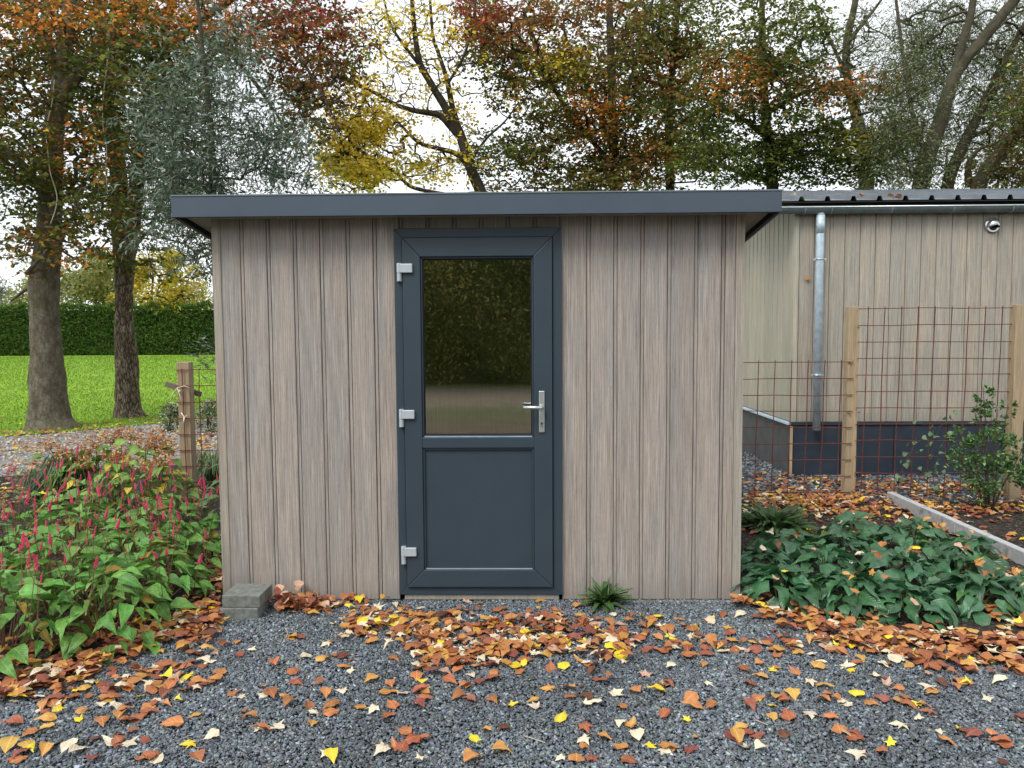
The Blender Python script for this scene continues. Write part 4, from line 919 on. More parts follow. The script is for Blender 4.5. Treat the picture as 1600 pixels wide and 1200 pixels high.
# dark green lungwort ground cover on the right
lc = leaf_set('leaf', .185, .092, 8, MLC, 500, pointed=.5, wave=.05, droop=lambda: random.uniform(.25,.75)); lc2 = leaf_set('leaf', .13, .05, 2, MLC2, 540)
random.seed(9)
lc = leaf_set('leaf', .150, .092, 9, MLC, 500, pointed=.36, wave=.085, droop=lambda: random.uniform(.15,.75), cup=lambda: random.uniform(-.25,.45))
CP = [(1.50,.0,.27,.19,30,'beside the shed corner, at the front'),(1.84,-.14,.30,.20,36,'at the front edge, second from the shed'),(2.14,-.24,.27,.17,34,'at the front edge with one big leaf hanging over the litter'),
 (2.52,-.16,.30,.19,34,'at the front edge, right of the middle'),(2.88,-.10,.28,.20,30,'at the front edge, cut by the right picture edge'),(1.52,.42,.28,.20,26,'close to the shed wall in the second row'),
 (1.92,.36,.32,.22,32,'in the middle, left of the yellow leaves'),(2.34,.32,.32,.21,32,'in the middle, with pale leaves lying on it'),(2.74,.36,.30,.20,28,'in the middle near the edging'),
 (1.84,.84,.28,.19,24,'in the back row behind the small rosette gap'),(2.22,.86,.30,.22,28,'in the back row, left of its middle'),(2.64,.90,.30,.22,26,'in the back row, right of its middle'),(3.02,.72,.26,.19,22,'in the back row touching the concrete edging'),
 (2.45,1.22,.26,.20,20,'farthest back, before the drift of leaves'),(2.92,1.22,.24,.19,18,'farthest back beside the concrete edging')]
for k, (x_,y_,r_,h_,nl,lb) in enumerate(CP):
    clump('lungwort', (x_,y_), r_, h_*.82, int(nl*1.75), lc*3+lc2[:1+k%2], 'dark green lungwort clump '+lb, 'ground cover plant', 'lungwort clumps in the right bed', 0, 90+k, 'stem', scale=(.62,1.2), down=.6)
# leaves lying on the ground cover
its = []
for _ in range(46):
    k = rng.integers(len(CP)); x_, y_, r_, h_ = CP[k][:4]; a = rng.uniform(0,6.28); q = r_*.8*math.sqrt(rng.random())
    its.append((np.array([x_+q*math.cos(a), y_+q*math.sin(a), h_*.82*math.sqrt(1-(q/r_)**2)*1.05+.05]), rng.uniform(.7,1.05), (('m','b')[rng.integers(2)],int(rng.integers(12))), ['orange','cream','yellow','pinkish tan','ochre','rust brown'][rng.integers(6)], False, (rng.normal(0,.35),rng.normal(0,.35),rng.uniform(0,6.28))))
for _ in range(16):
    k = rng.integers(len(PP)); x_, y_, r_, h_ = PP[k][:4]; a = rng.uniform(0,6.28); q = r_*.8*math.sqrt(rng.random())
    its.append((np.array([x_+q*math.cos(a), y_+q*math.sin(a), h_*math.sqrt(1-(q/r_)**2)*1.02+.05]), rng.uniform(.8,1.1), (('m','b')[rng.integers(2)],int(rng.integers(12))), ['orange','rust brown','yellow','dark brown'][rng.integers(4)], False, (rng.normal(0,.4),rng.normal(0,.4),rng.uniform(0,6.28))))
litter_mesh('leaves_on_plants', its)
# small rosettes and the weed at the wall
ln = leaf_set('leaf', .12, .026, 4, leaf_mat('weed_leaf', (.045,.10,.03),(.08,.16,.045), rough=.4), 600, pointed=.6)
def rosette(name, loc, r_, h, n, label, cat, seed, scale=(.7,1.2)):
    rr = random.Random(seed); root = empty(name, loc, label, cat)
    for i in range(n):
        a = i*2.4+rr.uniform(-.3,.3); e = rr.uniform(.2,1.35); link('leaf', rr.choice(ln), root, (.02*math.cos(a)*rr.random()*r_*10,.02*math.sin(a)*rr.random()*r_*10,.01), euler_dir((math.cos(a)*math.sin(e),math.sin(a)*math.sin(e),math.cos(e)*h), rr.uniform(-.4,.4)), (rr.uniform(*scale),)*3)
q = on_z(943,944); rosette('weed', (q[0],q[1]-.03,0), .1, .9, 60, 'dark green weed tuft growing at the wall right of the door', 'weed', 3, (.9,1.5))
q = on_z(1207,828); rosette('small_shrub', (q[0],q[1],.02), .9, .8, 130, 'small dark leafy rosette behind the right shed corner', 'plant', 4, (1.1,2.0))

# ------------------------------------------------------------------ leafy shrubs, hydrangea, sedge
def leaf_cloud(P, D, Ln, Wd, fold=.15, bend=0, seed=0):
    """P,D (n,3): positions and directions; 4-vertex folded leaves"""
    r_ = np.random.default_rng(seed); n = len(P); D = D/(np.linalg.norm(D,axis=1)[:,None]+1e-9)
    up = r_.normal(size=(n,3))*.6+np.array([0,0,1.0]); S_ = np.cross(D, up); S_ /= np.linalg.norm(S_,axis=1)[:,None]+1e-9; Nn = np.cross(S_, D)
    L_ = np.broadcast_to(Ln,(n,))[:,None]; W_ = np.broadcast_to(Wd,(n,))[:,None]; f_ = fold*W_
    V = np.stack([P, P+.45*L_*D+.5*W_*S_+f_*Nn, P+L_*D+bend*L_*np.array([0,0,-1.0]), P+.45*L_*D-.5*W_*S_+f_*Nn],1).reshape(-1,3)
    i = 4*np.arange(n)[:,None]; F = np.concatenate([i+np.array([[0,1,2]]), i+np.array([[0,2,3]])],1).reshape(-1,3)
    return V, F
def cloud_obj(name, P, D, Ln, Wd, cols, mat, parent=None, kind='stuff', **kw):
    V, F = leaf_cloud(P, D, Ln, Wd, **kw); me = mesh(name, V, F, mat, np.repeat(cols,2,0)); o = link(name, me, parent)
    if kind: o['kind'] = kind
    return o
def shrub(name, base, blobs, n, Ln, Wd, pal, label, cat, seed, stems=6, stemr=.012, mat='leafg', group=None, updir=.3, shell=.35):
    r_ = np.random.default_rng(seed); base = np.array(base); root = empty(name, base, label, cat, group)
    B = np.array([b[:3] for b in blobs]); Rr = np.array([b[3:6] for b in blobs]); w = Rr.prod(1)**.7; k = r_.choice(len(B), n, p=w/w.sum())
    u = r_.normal(size=(n,3)); u /= np.linalg.norm(u,axis=1)[:,None]; rad = (shell+(1-shell)*r_.random(n))[:,None]**.6
    # gather the leaves on short sprays
    spr = r_.integers(0, max(8,n//9), n); ju = np.random.default_rng(seed+1).normal(size=(max(8,n//9),3)); ju /= np.linalg.norm(ju,axis=1)[:,None]
    kk = np.random.default_rng(seed+2).choice(len(B), len(ju), p=w/w.sum()); u = ju[spr]+u*.16; k = kk[spr]
    P = B[k]+u*Rr[k]*rad; D = u+np.array([0,0,updir])+r_.normal(size=(n,3))*.5
    pc = np.array(pal); cols = pc[r_.integers(0,len(pc),n)]*r_.uniform(.75,1.25,(n,1))
    cloud_obj('foliage', P, D, Ln*r_.uniform(.7,1.2,n), Wd*r_.uniform(.7,1.2,n), cols, M[mat], root, seed=seed)
    b = MB()
    for i in range(stems):
        j = i % len(B); t = B[j]+np.array([r_.normal()*Rr[j][0]*.4, r_.normal()*Rr[j][1]*.4, Rr[j][2]*.7]); b.tube([(r_.normal()*.03,r_.normal()*.03,-.02),(t[0]*.35,t[1]*.35,t[2]*.4),tuple(t)], [stemr,stemr*.8,stemr*.3], 6, cap=False)
    o = b.obj('stem', M['twig'], root); 
    return root
def cleft(px,py,d): return at(px,py,d)
# evergreen bush right, in front of the tall mesh
eb = on_z(1548,800); d_ = eb[1]-CAM[1]
def rel(px,py,d,base): return tuple(at(px,py,d)-np.array([base[0],base[1],0]))
bl = []
for px_,py_,rx,rz_ in ((1538,618,12,18),(1550,655,26,22),(1530,650,14,10),(1580,640,8,12),(1545,700,34,26),(1500,690,18,22),(1495,720,20,20),(1590,700,24,22),(1550,740,48,26),(1580,745,26,22),(1530,770,26,16)):
    q = rel(px_,py_,d_,eb); s_ = d_/FPX; bl.append((q[0],q[1]-0+random.uniform(-.05,.05),q[2],rx*s_,max(rx*s_*.8,.08),rz_*s_))
shrub('evergreen_bush', (eb[0],eb[1],0), bl, 2700, .040, .023, [(.09,.19,.045),(.14,.27,.08),(.06,.13,.035),(.24,.38,.16),(.05,.10,.03)], 'small upright evergreen bush between the edging and the tall mesh', 'bush', 31, stems=9, stemr=.008, updir=.5)
# ivy sprigs climbing on the mesh
LI = leaf_set('leaf', .052, .050, 3, leaf_mat('ivy_leaf', (.10,.19,.09),(.19,.30,.15)), 640, pointed=.3)
iv = empty('ivy_sprig', (on_y(1430,760,FY_-.05)[0],FY_-.05,0), 'thin ivy sprigs climbing the tall mesh left of the evergreen bush', 'ivy'); b = MB(); ib = np.array([on_y(1430,760,FY_-.05)[0],FY_-.05,0])
for pl in ([(1402,775),(1405,745),(1412,725),(1425,705),(1432,680)],[(1462,775),(1458,740),(1455,715),(1458,690),(1470,665),(1482,658)],[(1430,770),(1440,735),(1462,735)]):
    pts = [on_y(a_,b_,FY_-.045)-ib for a_, b_ in pl]; b.tube(pts, .003, 5, cap=False)
    for p_ in pts[1:]:
        for _ in range(4):
            q = p_+rng.normal(size=3)*np.array([.05,.01,.05]); a = rng.uniform(0,6.28); link('leaf', LI[rng.integers(3)], iv, tuple(q), euler_dir((math.cos(a),-.5,math.sin(a)), rng.uniform(-.6,.6)+1.0), (rng.uniform(.6,1.15),)*3)
b.obj('stem', M['twig'], iv)
# variegated shrubs by the lawn
for (px0,px1,py0,py1,d,lb,sd_) in ((250,282,612,658,12.6,'pale variegated shrub by the lawn, left of the square post',41),(306,342,603,655,12.4,'pale variegated shrub by the lawn, between the square post and the shed',42)):
    c0 = at((px0+px1)/2,py1,d); s_ = d/FPX; w_ = (px1-px0)/2*s_; h_ = (py1-py0)*s_
    shrub('variegated_shrub', (c0[0],c0[1],0), [(0,0,h_*.45,w_,w_*.9,h_*.5),(w_*.3,0,h_*.7,w_*.6,w_*.6,h_*.3)], 1000, .05, .028, [(.10,.16,.06),(.55,.55,.40),(.42,.46,.30),(.07,.12,.04)], lb, 'shrub', sd_, group='variegated shrubs beside the path')
# grassy sedge clumps
def sedge(base, r_, h, n, label, seed, pal):
    q = np.random.default_rng(seed); a = q.uniform(0,6.28,n); sp = q.uniform(.3,1,n); root = empty('sedge_clump', base, label, 'ornamental grass')
    V = []; F = []; Cc = []
    for i in range(n):
        d = np.array([math.cos(a[i]),math.sin(a[i]),0]); L_ = q.uniform(.6,1.1); s = np.array([-d[1],d[0],0])*.006; pts = [d*.05*q.random(), d*r_*.4*sp[i]+np.array([0,0,h*.75*L_]), d*r_*.8*sp[i]+np.array([0,0,h*L_]), d*r_*1.25*sp[i]+np.array([0,0,h*.62*L_])]
        k = len(V)
        for j, p_ in enumerate(pts): w = (1,1,.7,.1)[j]; V += [p_-s*w, p_+s*w]
        c = np.array(pal[q.integers(len(pal))])*q.uniform(.7,1.3)
        for j in range(3): F.append((k+2*j,k+2*j+1,k+2*j+3,k+2*j+2)); Cc.append(c)
    o = link('blades', mesh('blades', np.array(V), F, M['leafg'], np.array(Cc)), root); o['kind'] = 'stuff'
GP = [(.05,.11,.03),(.08,.16,.045),(.035,.075,.02)]
q = on_z(92,800); sedge((-4.25,2.5,0), .40, .46, 420, 'dark green sedge clump in the left bed, left of the hydrangea', 51, GP)
sedge((-4.72,2.75,0), .26, .28, 200, 'smaller sedge clump at the left end of the bed', 53, GP)
q = on_z(322,765); sedge((q[0],q[1]+.2,0), .36, .34, 380, 'arching sedge clump behind the mesh beside the shed', 52, [(.10,.17,.06),(.06,.12,.035),(.16,.23,.10)])
# hydrangea with faded brown flower heads
LH = leaf_set('leaf', .12, .075, 4, leaf_mat('hydrangea_leaf', (.14,.27,.05),(.24,.38,.08), rv=.3), 700, pointed=.45); LHY = leaf_set('leaf', .10, .06, 2, leaf_mat('hydrangea_yellow_leaf', (.55,.40,.03),(.68,.52,.06)), 710)
def head_mesh(seed):
    q = np.random.default_rng(seed); n = 190; u = q.normal(size=(n,3)); u /= np.linalg.norm(u,axis=1)[:,None]; P = u*np.array([.068,.068,.052])*q.uniform(.75,1.05,(n,1))
    V, F = leaf_cloud(P, u+q.normal(size=(n,3))*.8, q.uniform(.014,.026,n), q.uniform(.012,.02,n), seed=seed)
    pal = np.array([(.56,.27,.09),(.42,.18,.055),(.68,.40,.19),(.28,.11,.04)]); return mesh('flower_head', V, F, M['leafg'], np.repeat(pal[q.integers(0,4,n)]*q.uniform(.8,1.2,(n,1)),2,0))
HM = [head_mesh(s_) for s_ in range(3)]
def hydrangea(base, heads, label, seed, leaves=70, rr_=(.5,.35), h=.5):
    rr = random.Random(seed); root = empty('hydrangea', base, label, 'shrub', 'hydrangeas with faded flower heads'); b = MB()
    for (px_,py_,dy) in heads:
        p_ = at(px_,py_,base[1]-CAM[1]+dy)-np.array(base); link('flower_head', rr.choice(HM), root, tuple(p_), (rr.uniform(-.4,.4),rr.uniform(-.4,.4),rr.uniform(0,6)), (rr.uniform(.75,1.1),)*3)
        b.tube([(p_[0]*.3,p_[1]*.3,0),(p_[0]*.8,p_[1]*.7,p_[2]*.6),tuple(p_)], [.006,.004,.003], 5, cap=False)
        for _ in range(4):
            a = rr.uniform(0,6.28); link('leaf', rr.choice(LH), root, (p_[0]+.03*math.cos(a),p_[1]+.03*math.sin(a),p_[2]-rr.uniform(.03,.12)), euler_dir((math.cos(a),math.sin(a),rr.uniform(-.5,.3)), rr.uniform(-.4,.4)), (rr.uniform(.7,1.2),)*3)
    for i in range(leaves):
        a = rr.uniform(0,6.28); e = rr.uniform(.1,1.5); q = (rr_[0]*math.sin(e)*math.cos(a), rr_[1]*math.sin(e)*math.sin(a), .06+h*math.cos(e)*rr.uniform(.6,1))
        link('leaf', rr.choice(LH if rr.random() < .86 else LHY), root, q, euler_dir((math.cos(a),math.sin(a),rr.uniform(-.7,.2)), rr.uniform(-.4,.4)), (rr.uniform(.7,1.15),)*3)
    b.obj('stems', M['stem_red'], root)['kind'] = 'stuff'
hydrangea((-3.72,2.35,0), [(140,700,0),(127,705,.1),(172,682,.1),(190,676,.1),(205,680,.0),(188,705,-.1),(130,722,-.1),(185,718,-.2),(75,695,.1),(148,690,.2),(178,716,-.2),(100,708,.0)], 'wide hydrangea with many faded brown flower heads at the path', 61, 150, (.68,.42), .52)
hydrangea((-3.35,1.95,0), [(228,694,0),(242,692,.1),(246,680,.2),(253,718,-.1),(230,730,-.1),(262,700,.1)], 'smaller hydrangea with yellowing leaves just left of the square post', 62, 120, (.48,.36), .48)
# leafy bush at the shed wall and low green plants in the bed
q = on_z(325,800); qb = (-2.35,1.62,0)
LB = leaf_set('leaf', .10, .05, 4, leaf_mat('toothed_green_leaf', (.075,.15,.05),(.12,.22,.08), rv=.3), 720)
clump('leafy_perennial', qb, .34, .62, 64, LB, 'bushy green perennial between the mesh and the shed wall', 'plant', None, 0, 71, 'stem', (.8,1.3))
for k, (x_,y_,lb) in enumerate([(-4.1,1.2,'low green perennial at the left picture edge behind the pink spikes'),(-4.5,2.1,'low green perennial at the left end of the bed by the path'),(-3.05,1.75,'low dark perennial between hydrangea and pink spikes'),(-2.72,1.9,'low dark perennial left of the green stake'),(-3.9,1.6,'low dark perennial under the sedge'),(-2.0,1.15,'low reddish perennial at the shed wall')]):
    clump('low_perennial', (x_,y_), .30, .24, 30, LB[:2]+lp[:1], lb, 'plant', 'low perennials in the left bed', 0, 75+k, 'stem', (.45,.85))

# ------------------------------------------------------------------ lawn blades at the near edge
n = 60000; r = np.random.default_rng(77)
yy = 5.5+ (r.random(n)**2.0)*48; xx = -.5-(yy+4.5)*r.uniform(.30,.75,n); p = np.stack([xx,yy,np.full(n,-.01)],1); p = p[inpoly(p,LAWN) & in_view(p)]
D = r.normal(size=(len(p),3))*.5+np.array([0,0,1.0]); pc = np.array([(.15,.27,.014),(.19,.33,.016),(.22,.37,.02),(.11,.20,.012),(.24,.30,.05)])
cloud_obj('lawn_blades', p, D, r.uniform(.03,.06,len(p))*(1+ (p[:,1]-5)/25), .010*(1+(p[:,1]-5)/12), pc[r.integers(0,5,len(p))], M['leafg'], seed=3)

# ------------------------------------------------------------------ trees
def limb(pts, dist, rpx, drop=None):
    """polyline surveyed in the photograph (px,py) at a distance, radii in px -> world points and radii"""
    P = np.array([at(p_[0],p_[1],dist+(p_[2] if len(p_) > 2 else 0)) for p_ in pts]); return P, np.array(rpx, float)*dist/FPX
def smooth_path(P, r, k=5):
    t = np.arange(len(P)); tt = np.linspace(0,len(P)-1,(len(P)-1)*k+1); Q = np.stack([np.interp(tt,t,P[:,i]) for i in range(3)],1); R_ = np.interp(tt,t,r)
    for _ in range(3): Q[1:-1] = .25*Q[:-2]+.5*Q[1:-1]+.25*Q[2:]
    return Q, R_
def tree(name, label, limbs, attract, mat, seed, leafspec=None, cat='tree', group=None, step=.45, rtip=.006, twig_n=4, trunk_disp=.06, trunk_sides=18, exponent=.42, maxr=.07):
    """limbs: [(P,r)] first is the trunk; attract: (N,3) spray positions; branches grow to reach them"""
    r_ = np.random.default_rng(seed); base = limbs[0][0][0].copy(); root = empty(name, tuple(base), label, cat, group)
    nodes = []; lim_r = []; par = []; dirs = []
    for li, (P, rr) in enumerate(limbs):
        Q, R_ = smooth_path(P, rr)
        if li == 0: R_ = R_*(1+.24*np.exp(-np.maximum(0,Q[:,2]-Q[0,2])/.16))
        V, F = tube_np(Q-base, R_, trunk_sides if li == 0 else 12)
        # bark relief and out-of-round
        nn = snoise(V*np.array([1,1,.45]), 2.2, seed+li)*.5+snoise(V*np.array([1,1,.3]), 7, seed+9+li)*.35
        kk = len(Q); sd2 = len(V)//kk; cc = np.repeat(Q-base, sd2, 0); d = V-cc; V = cc+d*(1+trunk_disp*nn[:,None]*2)
        link('trunk' if li == 0 else 'limb', mesh('trunk', V, F, mat, smooth=True), root)
        for q, s in zip(Q, R_): nodes.append(q); lim_r.append(s); par.append(-1)
    nodes = list(nodes); nl = len(nodes)
    A = np.asarray(attract); cnt = np.zeros(nl+len(A)*14); arr = np.zeros((nl+len(A)*14,3)); arr[:nl] = nodes; N_ = nl
    dl = np.array([np.min(np.linalg.norm(arr[:nl]-a,axis=1)) for a in A]); chains = []
    for ai in np.argsort(dl):
        a = A[ai]; dv = a-arr[:N_]; dd = np.linalg.norm(dv,axis=1)+.5*np.maximum(0,-dv[:,2]) ; j = int(np.argmin(dd)); L_ = dd[j]
        m = int(min(12, max(2, L_/step))); p0 = arr[j]; ch = [j]; side = r_.normal(size=3)*.09*L_
        for q in range(1,m+1):
            t = q/m; pt = p0+(a-p0)*t+side*math.sin(math.pi*t)+np.array([0,0,.06*L_*math.sin(math.pi*t)]); arr[N_] = pt; par.append(j if q == 1 else N_-1); ch.append(N_); N_ += 1
        chains.append(ch)
        k = N_-1
        while k >= nl: cnt[k] += 1; k = par[k]
    V = []; F = []; n0 = 0
    for ch in chains:
        pts = arr[ch]-base; c = np.maximum(1,cnt[ch].copy()); rad = np.minimum(maxr, rtip*c**exponent); rad[0] = min(rad[1]*1.1, maxr); 
        v, f = tube_np(pts, rad, 6 if c[1] > 12 else 4 if c[1] > 3 else 3); V.append(v); F.append(f+n0); n0 += len(v)
    if V: link('branches', mesh('branches', np.concatenate(V), np.concatenate(F), mat), root)['kind'] = 'stuff'
    if leafspec:
        P_, D_, L_, W_, cols, kw = leafspec(A, r_)
        cloud_obj('crown', P_-base, D_, L_, W_, cols, M['leaf'], root, seed=seed, **kw)
    return root
def blobs(spec, n, seed, gap=.0, gs=.5):
    """spec: (px,py,rx,ry,dist,depth radius m[,weight]) ellipsoids, sampled uniformly with clumpy gaps"""
    r_ = np.random.default_rng(seed); w = np.array([s[2]*s[3]*(s[6] if len(s) > 6 else 1) for s in spec], float); out_ = []
    while len(out_) < n:
        s = spec[r_.choice(len(spec), p=w/w.sum())]; u = r_.normal(size=3); u *= r_.random()**(1/3)/np.linalg.norm(u)
        p_ = at(s[0]+u[0]*s[2], s[1]+u[1]*s[3], s[4]+u[2]*s[5])
        if snoise(p_[None], gs, seed)[0] > gap-1+r_.random()*.5: out_.append(p_)
    return np.array(out_)
def leafer(per, L_, W_, spread, pal_fn, flat=.5, droop=-.2, fold=.15, bend=.0, line=0.0):
    """leaves sit in alternating pairs along thin twigs that fan out from each branch tip"""
    m = 6
    def f(A, r_):
        nt_ = max(1, per//m); A2 = np.repeat(A, nt_, 0); n = len(A2)
        d = r_.normal(size=(n,3))*np.array([1,1,flat*.7])+np.array([0,0,droop*.6]); d /= np.linalg.norm(d,axis=1)[:,None]
        tl = spread*2.3*r_.uniform(.6,1.25,n); o = A2+r_.normal(size=(n,3))*spread*.55*np.array([1,1,flat])
        if line: o[:,2] -= np.abs(r_.normal(size=n))*line
        sd_ = np.cross(d, np.array([0,0,1.0])+r_.normal(size=(n,3))*.35); sd_ /= np.linalg.norm(sd_,axis=1)[:,None]+1e-9
        Ps, Ds = [], []
        for q in range(m):
            t = (q+.6)/m; sgn = 1 if q % 2 else -1
            Ps.append(o+d*(tl*t)[:,None]+np.array([0,0,-.25*abs(droop)])*(tl*t*t)[:,None]); Ds.append(d*.75+sd_*sgn*(.9 if q < m-1 else .1)+r_.normal(size=(n,3))*.28+np.array([0,0,droop*.6]))
        P_ = np.concatenate(Ps); D_ = np.concatenate(Ds); k = len(P_); col = pal_fn(P_, r_)
        LL = L_*r_.uniform(.6,1.2,k); WW = W_*r_.uniform(.65,1.2,k)
        P_ = np.concatenate([P_, o]); D_ = np.concatenate([D_, d]); LL = np.r_[LL, tl]; WW = np.r_[WW, np.full(n,.005)]
        col = np.concatenate([col, np.tile([.07,.05,.03],(n,1))])
        return P_, D_, LL, WW, col, dict(fold=fold, bend=0)
    return f
def patchy(pals, zones, s=.5, seed=0, var=.3):
    """pals: list of base colours by patchy noise; zones: (px,py,r,pal index,strength)"""
    pals = np.array(pals)
    def f(P_, r_):
        n = len(P_); v = snoise(P_, s, seed)+r_.normal(0,.45,n); k = np.clip(((v+1.3)/2.6*len(pals)).astype(int),0,len(pals)-1)
        x, y = proj(P_)
        for (zx,zy,zr,pi_,st) in zones:
            h = r_.random(n) < st*np.exp(-(((x-zx)**2+(y-zy)**2)/zr**2)**1.5); k[h] = pi_
        return pals[k]*r_.lognormal(0,var,(n,1))
    return f
GRN, OLV, DKG, RUS, ORG, RED, BRN, YEL, YG = (.105,.150,.028),(.175,.180,.034),(.060,.090,.020),(.30,.11,.032),(.60,.21,.035),(.32,.065,.045),(.18,.10,.036),(.72,.54,.05),(.40,.42,.06)
bpal = [DKG, GRN, OLV, BRN, OLV, RUS, ORG, RED, YEL]
def beechpal(zones, seed, n=6): return patchy(bpal[:n]+bpal[n:], zones, .35, seed)
def pal_main(zones, seed, main=(0,1,2,3,1,2), extra=()):
    P9 = np.array(bpal)
    def f(P_, r_):
        n = len(P_); v = snoise(P_, .3, seed)*.8+r_.normal(0,.5,n); m = np.array(main); k = m[np.clip(((v+1.3)/2.6*len(m)).astype(int),0,len(m)-1)]
        x, y = proj(P_)
        for (zx,zy,rx_,ry_,pi_,st) in zones:
            h = r_.random(n) < st*np.exp(-(((x-zx)/rx_)**2+((y-zy)/ry_)**2)**1.5); k[h] = pi_
        return np.minimum(.9, P9[k]*r_.lognormal(0,.36,(n,1)))
    return f
# --- copper beech A, the big left trunk
dA = 13.1
bA = on_z(80,668); dA = bA[1]-CAM[1]
TA = limb([(80,674),(77,655),(74,620),(72,560),(68,500),(68,450),(74,400),(78,340),(80,280),(84,210),(92,140),(104,60),(112,-40),(120,-160)], dA, [36,30,27,23.5,21,22,19,17,16,14,12,10,8,5])
TA[0][0][2] = -.05
LA = [TA, limb([(86,190),(104,140),(126,108),(155,92),(200,76),(240,64,.5),(300,40,1)], dA, [12,11,10,8,6,4,3]), limb([(80,330),(60,290),(30,250),(-10,220),(-60,190)], dA, [9,7,6,5,3]),
      limb([(95,120),(70,60),(40,0),(10,-60)], dA, [8,7,6,4]), limb([(60,440),(40,452),(18,470,-.4)], dA, [5,3,1.5])]
aA = np.concatenate([blobs([(60,40,180,110,dA,2.2),(40,190,150,110,dA,2.0),(60,330,120,70,dA,1.6,.7),(20,390,70,40,dA-.6,1.0,.6),(130,380,50,55,dA-.8,.7,.6),(180,120,140,110,dA,2.2),(150,260,110,90,dA-.5,1.5,.9),(-60,120,160,200,dA,2.5,.5)], 950, 1, .32, .45)])
tree('copper_beech', 'big copper beech with smooth grey trunk on the lawn, far left', LA, aA, M['bark_a'], 1,
     leafer(26, .095, .068, .15, pal_main([(50,25,150,40,6,.55),(110,215,40,50,6,.3),(120,400,90,50,6,.22),(300,20,150,45,6,.4),(30,400,60,50,5,.3),(160,240,60,70,6,.18),(20,140,60,60,5,.3)], 4), flat=.45), group='copper beeches on the lawn')
# --- beech B with rough trunk, its crown reaches right
bB = on_z(201,651); dB = bB[1]-CAM[1]
TB = limb([(202,656),(200,640),(199,600),(197,550),(194,500),(194,450),(194,420),(192,380),(188,320),(184,260),(176,200),(168,120),(160,40),(150,-80)], dB, [21,19,17,16,14,13,15,16,13,12,11,10,8,5])
TB[0][0][2] = -.05
LB_ = [TB, limb([(196,420),(206,370),(212,310),(216,250),(225,180),(245,90),(270,0),(290,-60)], dB+.5, [12,12,11,10,8,7,6,4]), limb([(225,180),(280,120),(350,70),(430,30),(500,10)], dB, [7,6,5,4,2.5]), limb([(245,90),(330,20),(420,-40),(520,-90)], dB, [6,5,4,3]),
       limb([(430,30),(470,90),(505,150),(530,200)], dB-.5, [3,2.5,2,1.2]), limb([(350,70),(400,130),(440,190),(455,230)], dB, [4,3,2,1.2])]
aB = blobs([(250,40,190,110,dB,2.5),(420,40,150,70,dB,2.0),(490,95,75,75,dB,1.3,.9),(440,170,60,60,dB,1.2,.7),(540,50,60,60,dB,1,.7),(230,200,120,110,dB,2.0),(230,320,90,70,dB,1.5,.8),(210,390,60,40,dB-.5,.9,.6),(265,430,28,55,dB-1.5,.4,.5),(330,380,40,55,dB+2,.8,.6),(310,300,60,60,dB+1,1.2),(520,150,40,70,dB,1,.5),(480,200,50,60,dB,1,.4)], 1050, 2, .33, .45)
tree('copper_beech', 'copper beech with rough forked trunk on the lawn, second from the left', LB_, aB, M['bark_b'], 2,
     leafer(26, .095, .068, .15, pal_main([(450,25,150,60,7,.55),(490,130,90,90,5,.45),(280,20,120,45,6,.5),(190,330,60,80,5,.2),(265,440,30,60,8,.7),(250,200,60,60,6,.12),(500,170,60,60,3,.4),(420,70,80,50,5,.4)], 5), flat=.45), group='copper beeches on the lawn')
# hanging pale vines
def vine(pts, d, r_, lb):
    P, _ = limb(pts, d, [1]*len(pts)); Q, _ = smooth_path(P, np.ones(len(P))); tag(MB().tube(Q, r_, 5).obj('bare_vine', M['vine'], None, smooth=True), lb, 'vine', 'pale vines hanging in the beeches')
vine([(85,125),(82,160),(74,190),(72,215),(76,245),(78,270),(90,305),(88,325),(79,350)], dA-1.3, .008, 'pale bare vine hanging before the big beech trunk')
vine([(170,75),(166,110),(160,160),(161,200),(167,230),(165,270),(168,300)], dA-1.2, .008, 'pale bare vine hanging between the two beech trunks')
# --- silver willow behind the shed corner
dS = 8.9; bS = at(352,735,dS); bS[2] = 0
TS = (np.array([bS-np.array([0,0,.05]), at(345,560,dS), at(338,420,dS), at(332,300,dS), at(330,200,dS), at(322,120,dS), at(312,40,dS), at(305,-60,dS)]), np.array([.06,.055,.05,.042,.036,.028,.02,.012]))
aS = blobs([(310,130,80,80,dS,.8,.6),(330,220,120,80,dS,.9),(290,290,70,60,dS,.8),(400,240,80,60,dS,.7),(460,270,60,45,dS,.6,.8),(350,60,70,60,dS,.6,.7),(220,320,60,30,dS-.3,.5,.8),(260,345,60,30,dS-.3,.5),(300,390,45,60,dS,.5,.7),(440,180,50,60,dS,.5,.5),(325,545,18,18,dS,.2,.5),(240,160,50,60,dS,.5,.6)], 520, 3, .25, .8)
def willow_pal(P_, r_):
    pc = np.array([(.13,.19,.135),(.19,.26,.19),(.09,.14,.09),(.29,.36,.29),(.055,.09,.05)]); return pc[r_.integers(0,5,len(P_))]*r_.lognormal(0,.2,(len(P_),1))
tree('silver_willow', 'slender silver leaved willow rising behind the left shed corner', [TS], aS, M['bark_w'], 3, leafer(24, .098, .021, .13, willow_pal, flat=1.2, droop=-.35, bend=.35, line=.1), rtip=.0025, step=.3, maxr=.02)
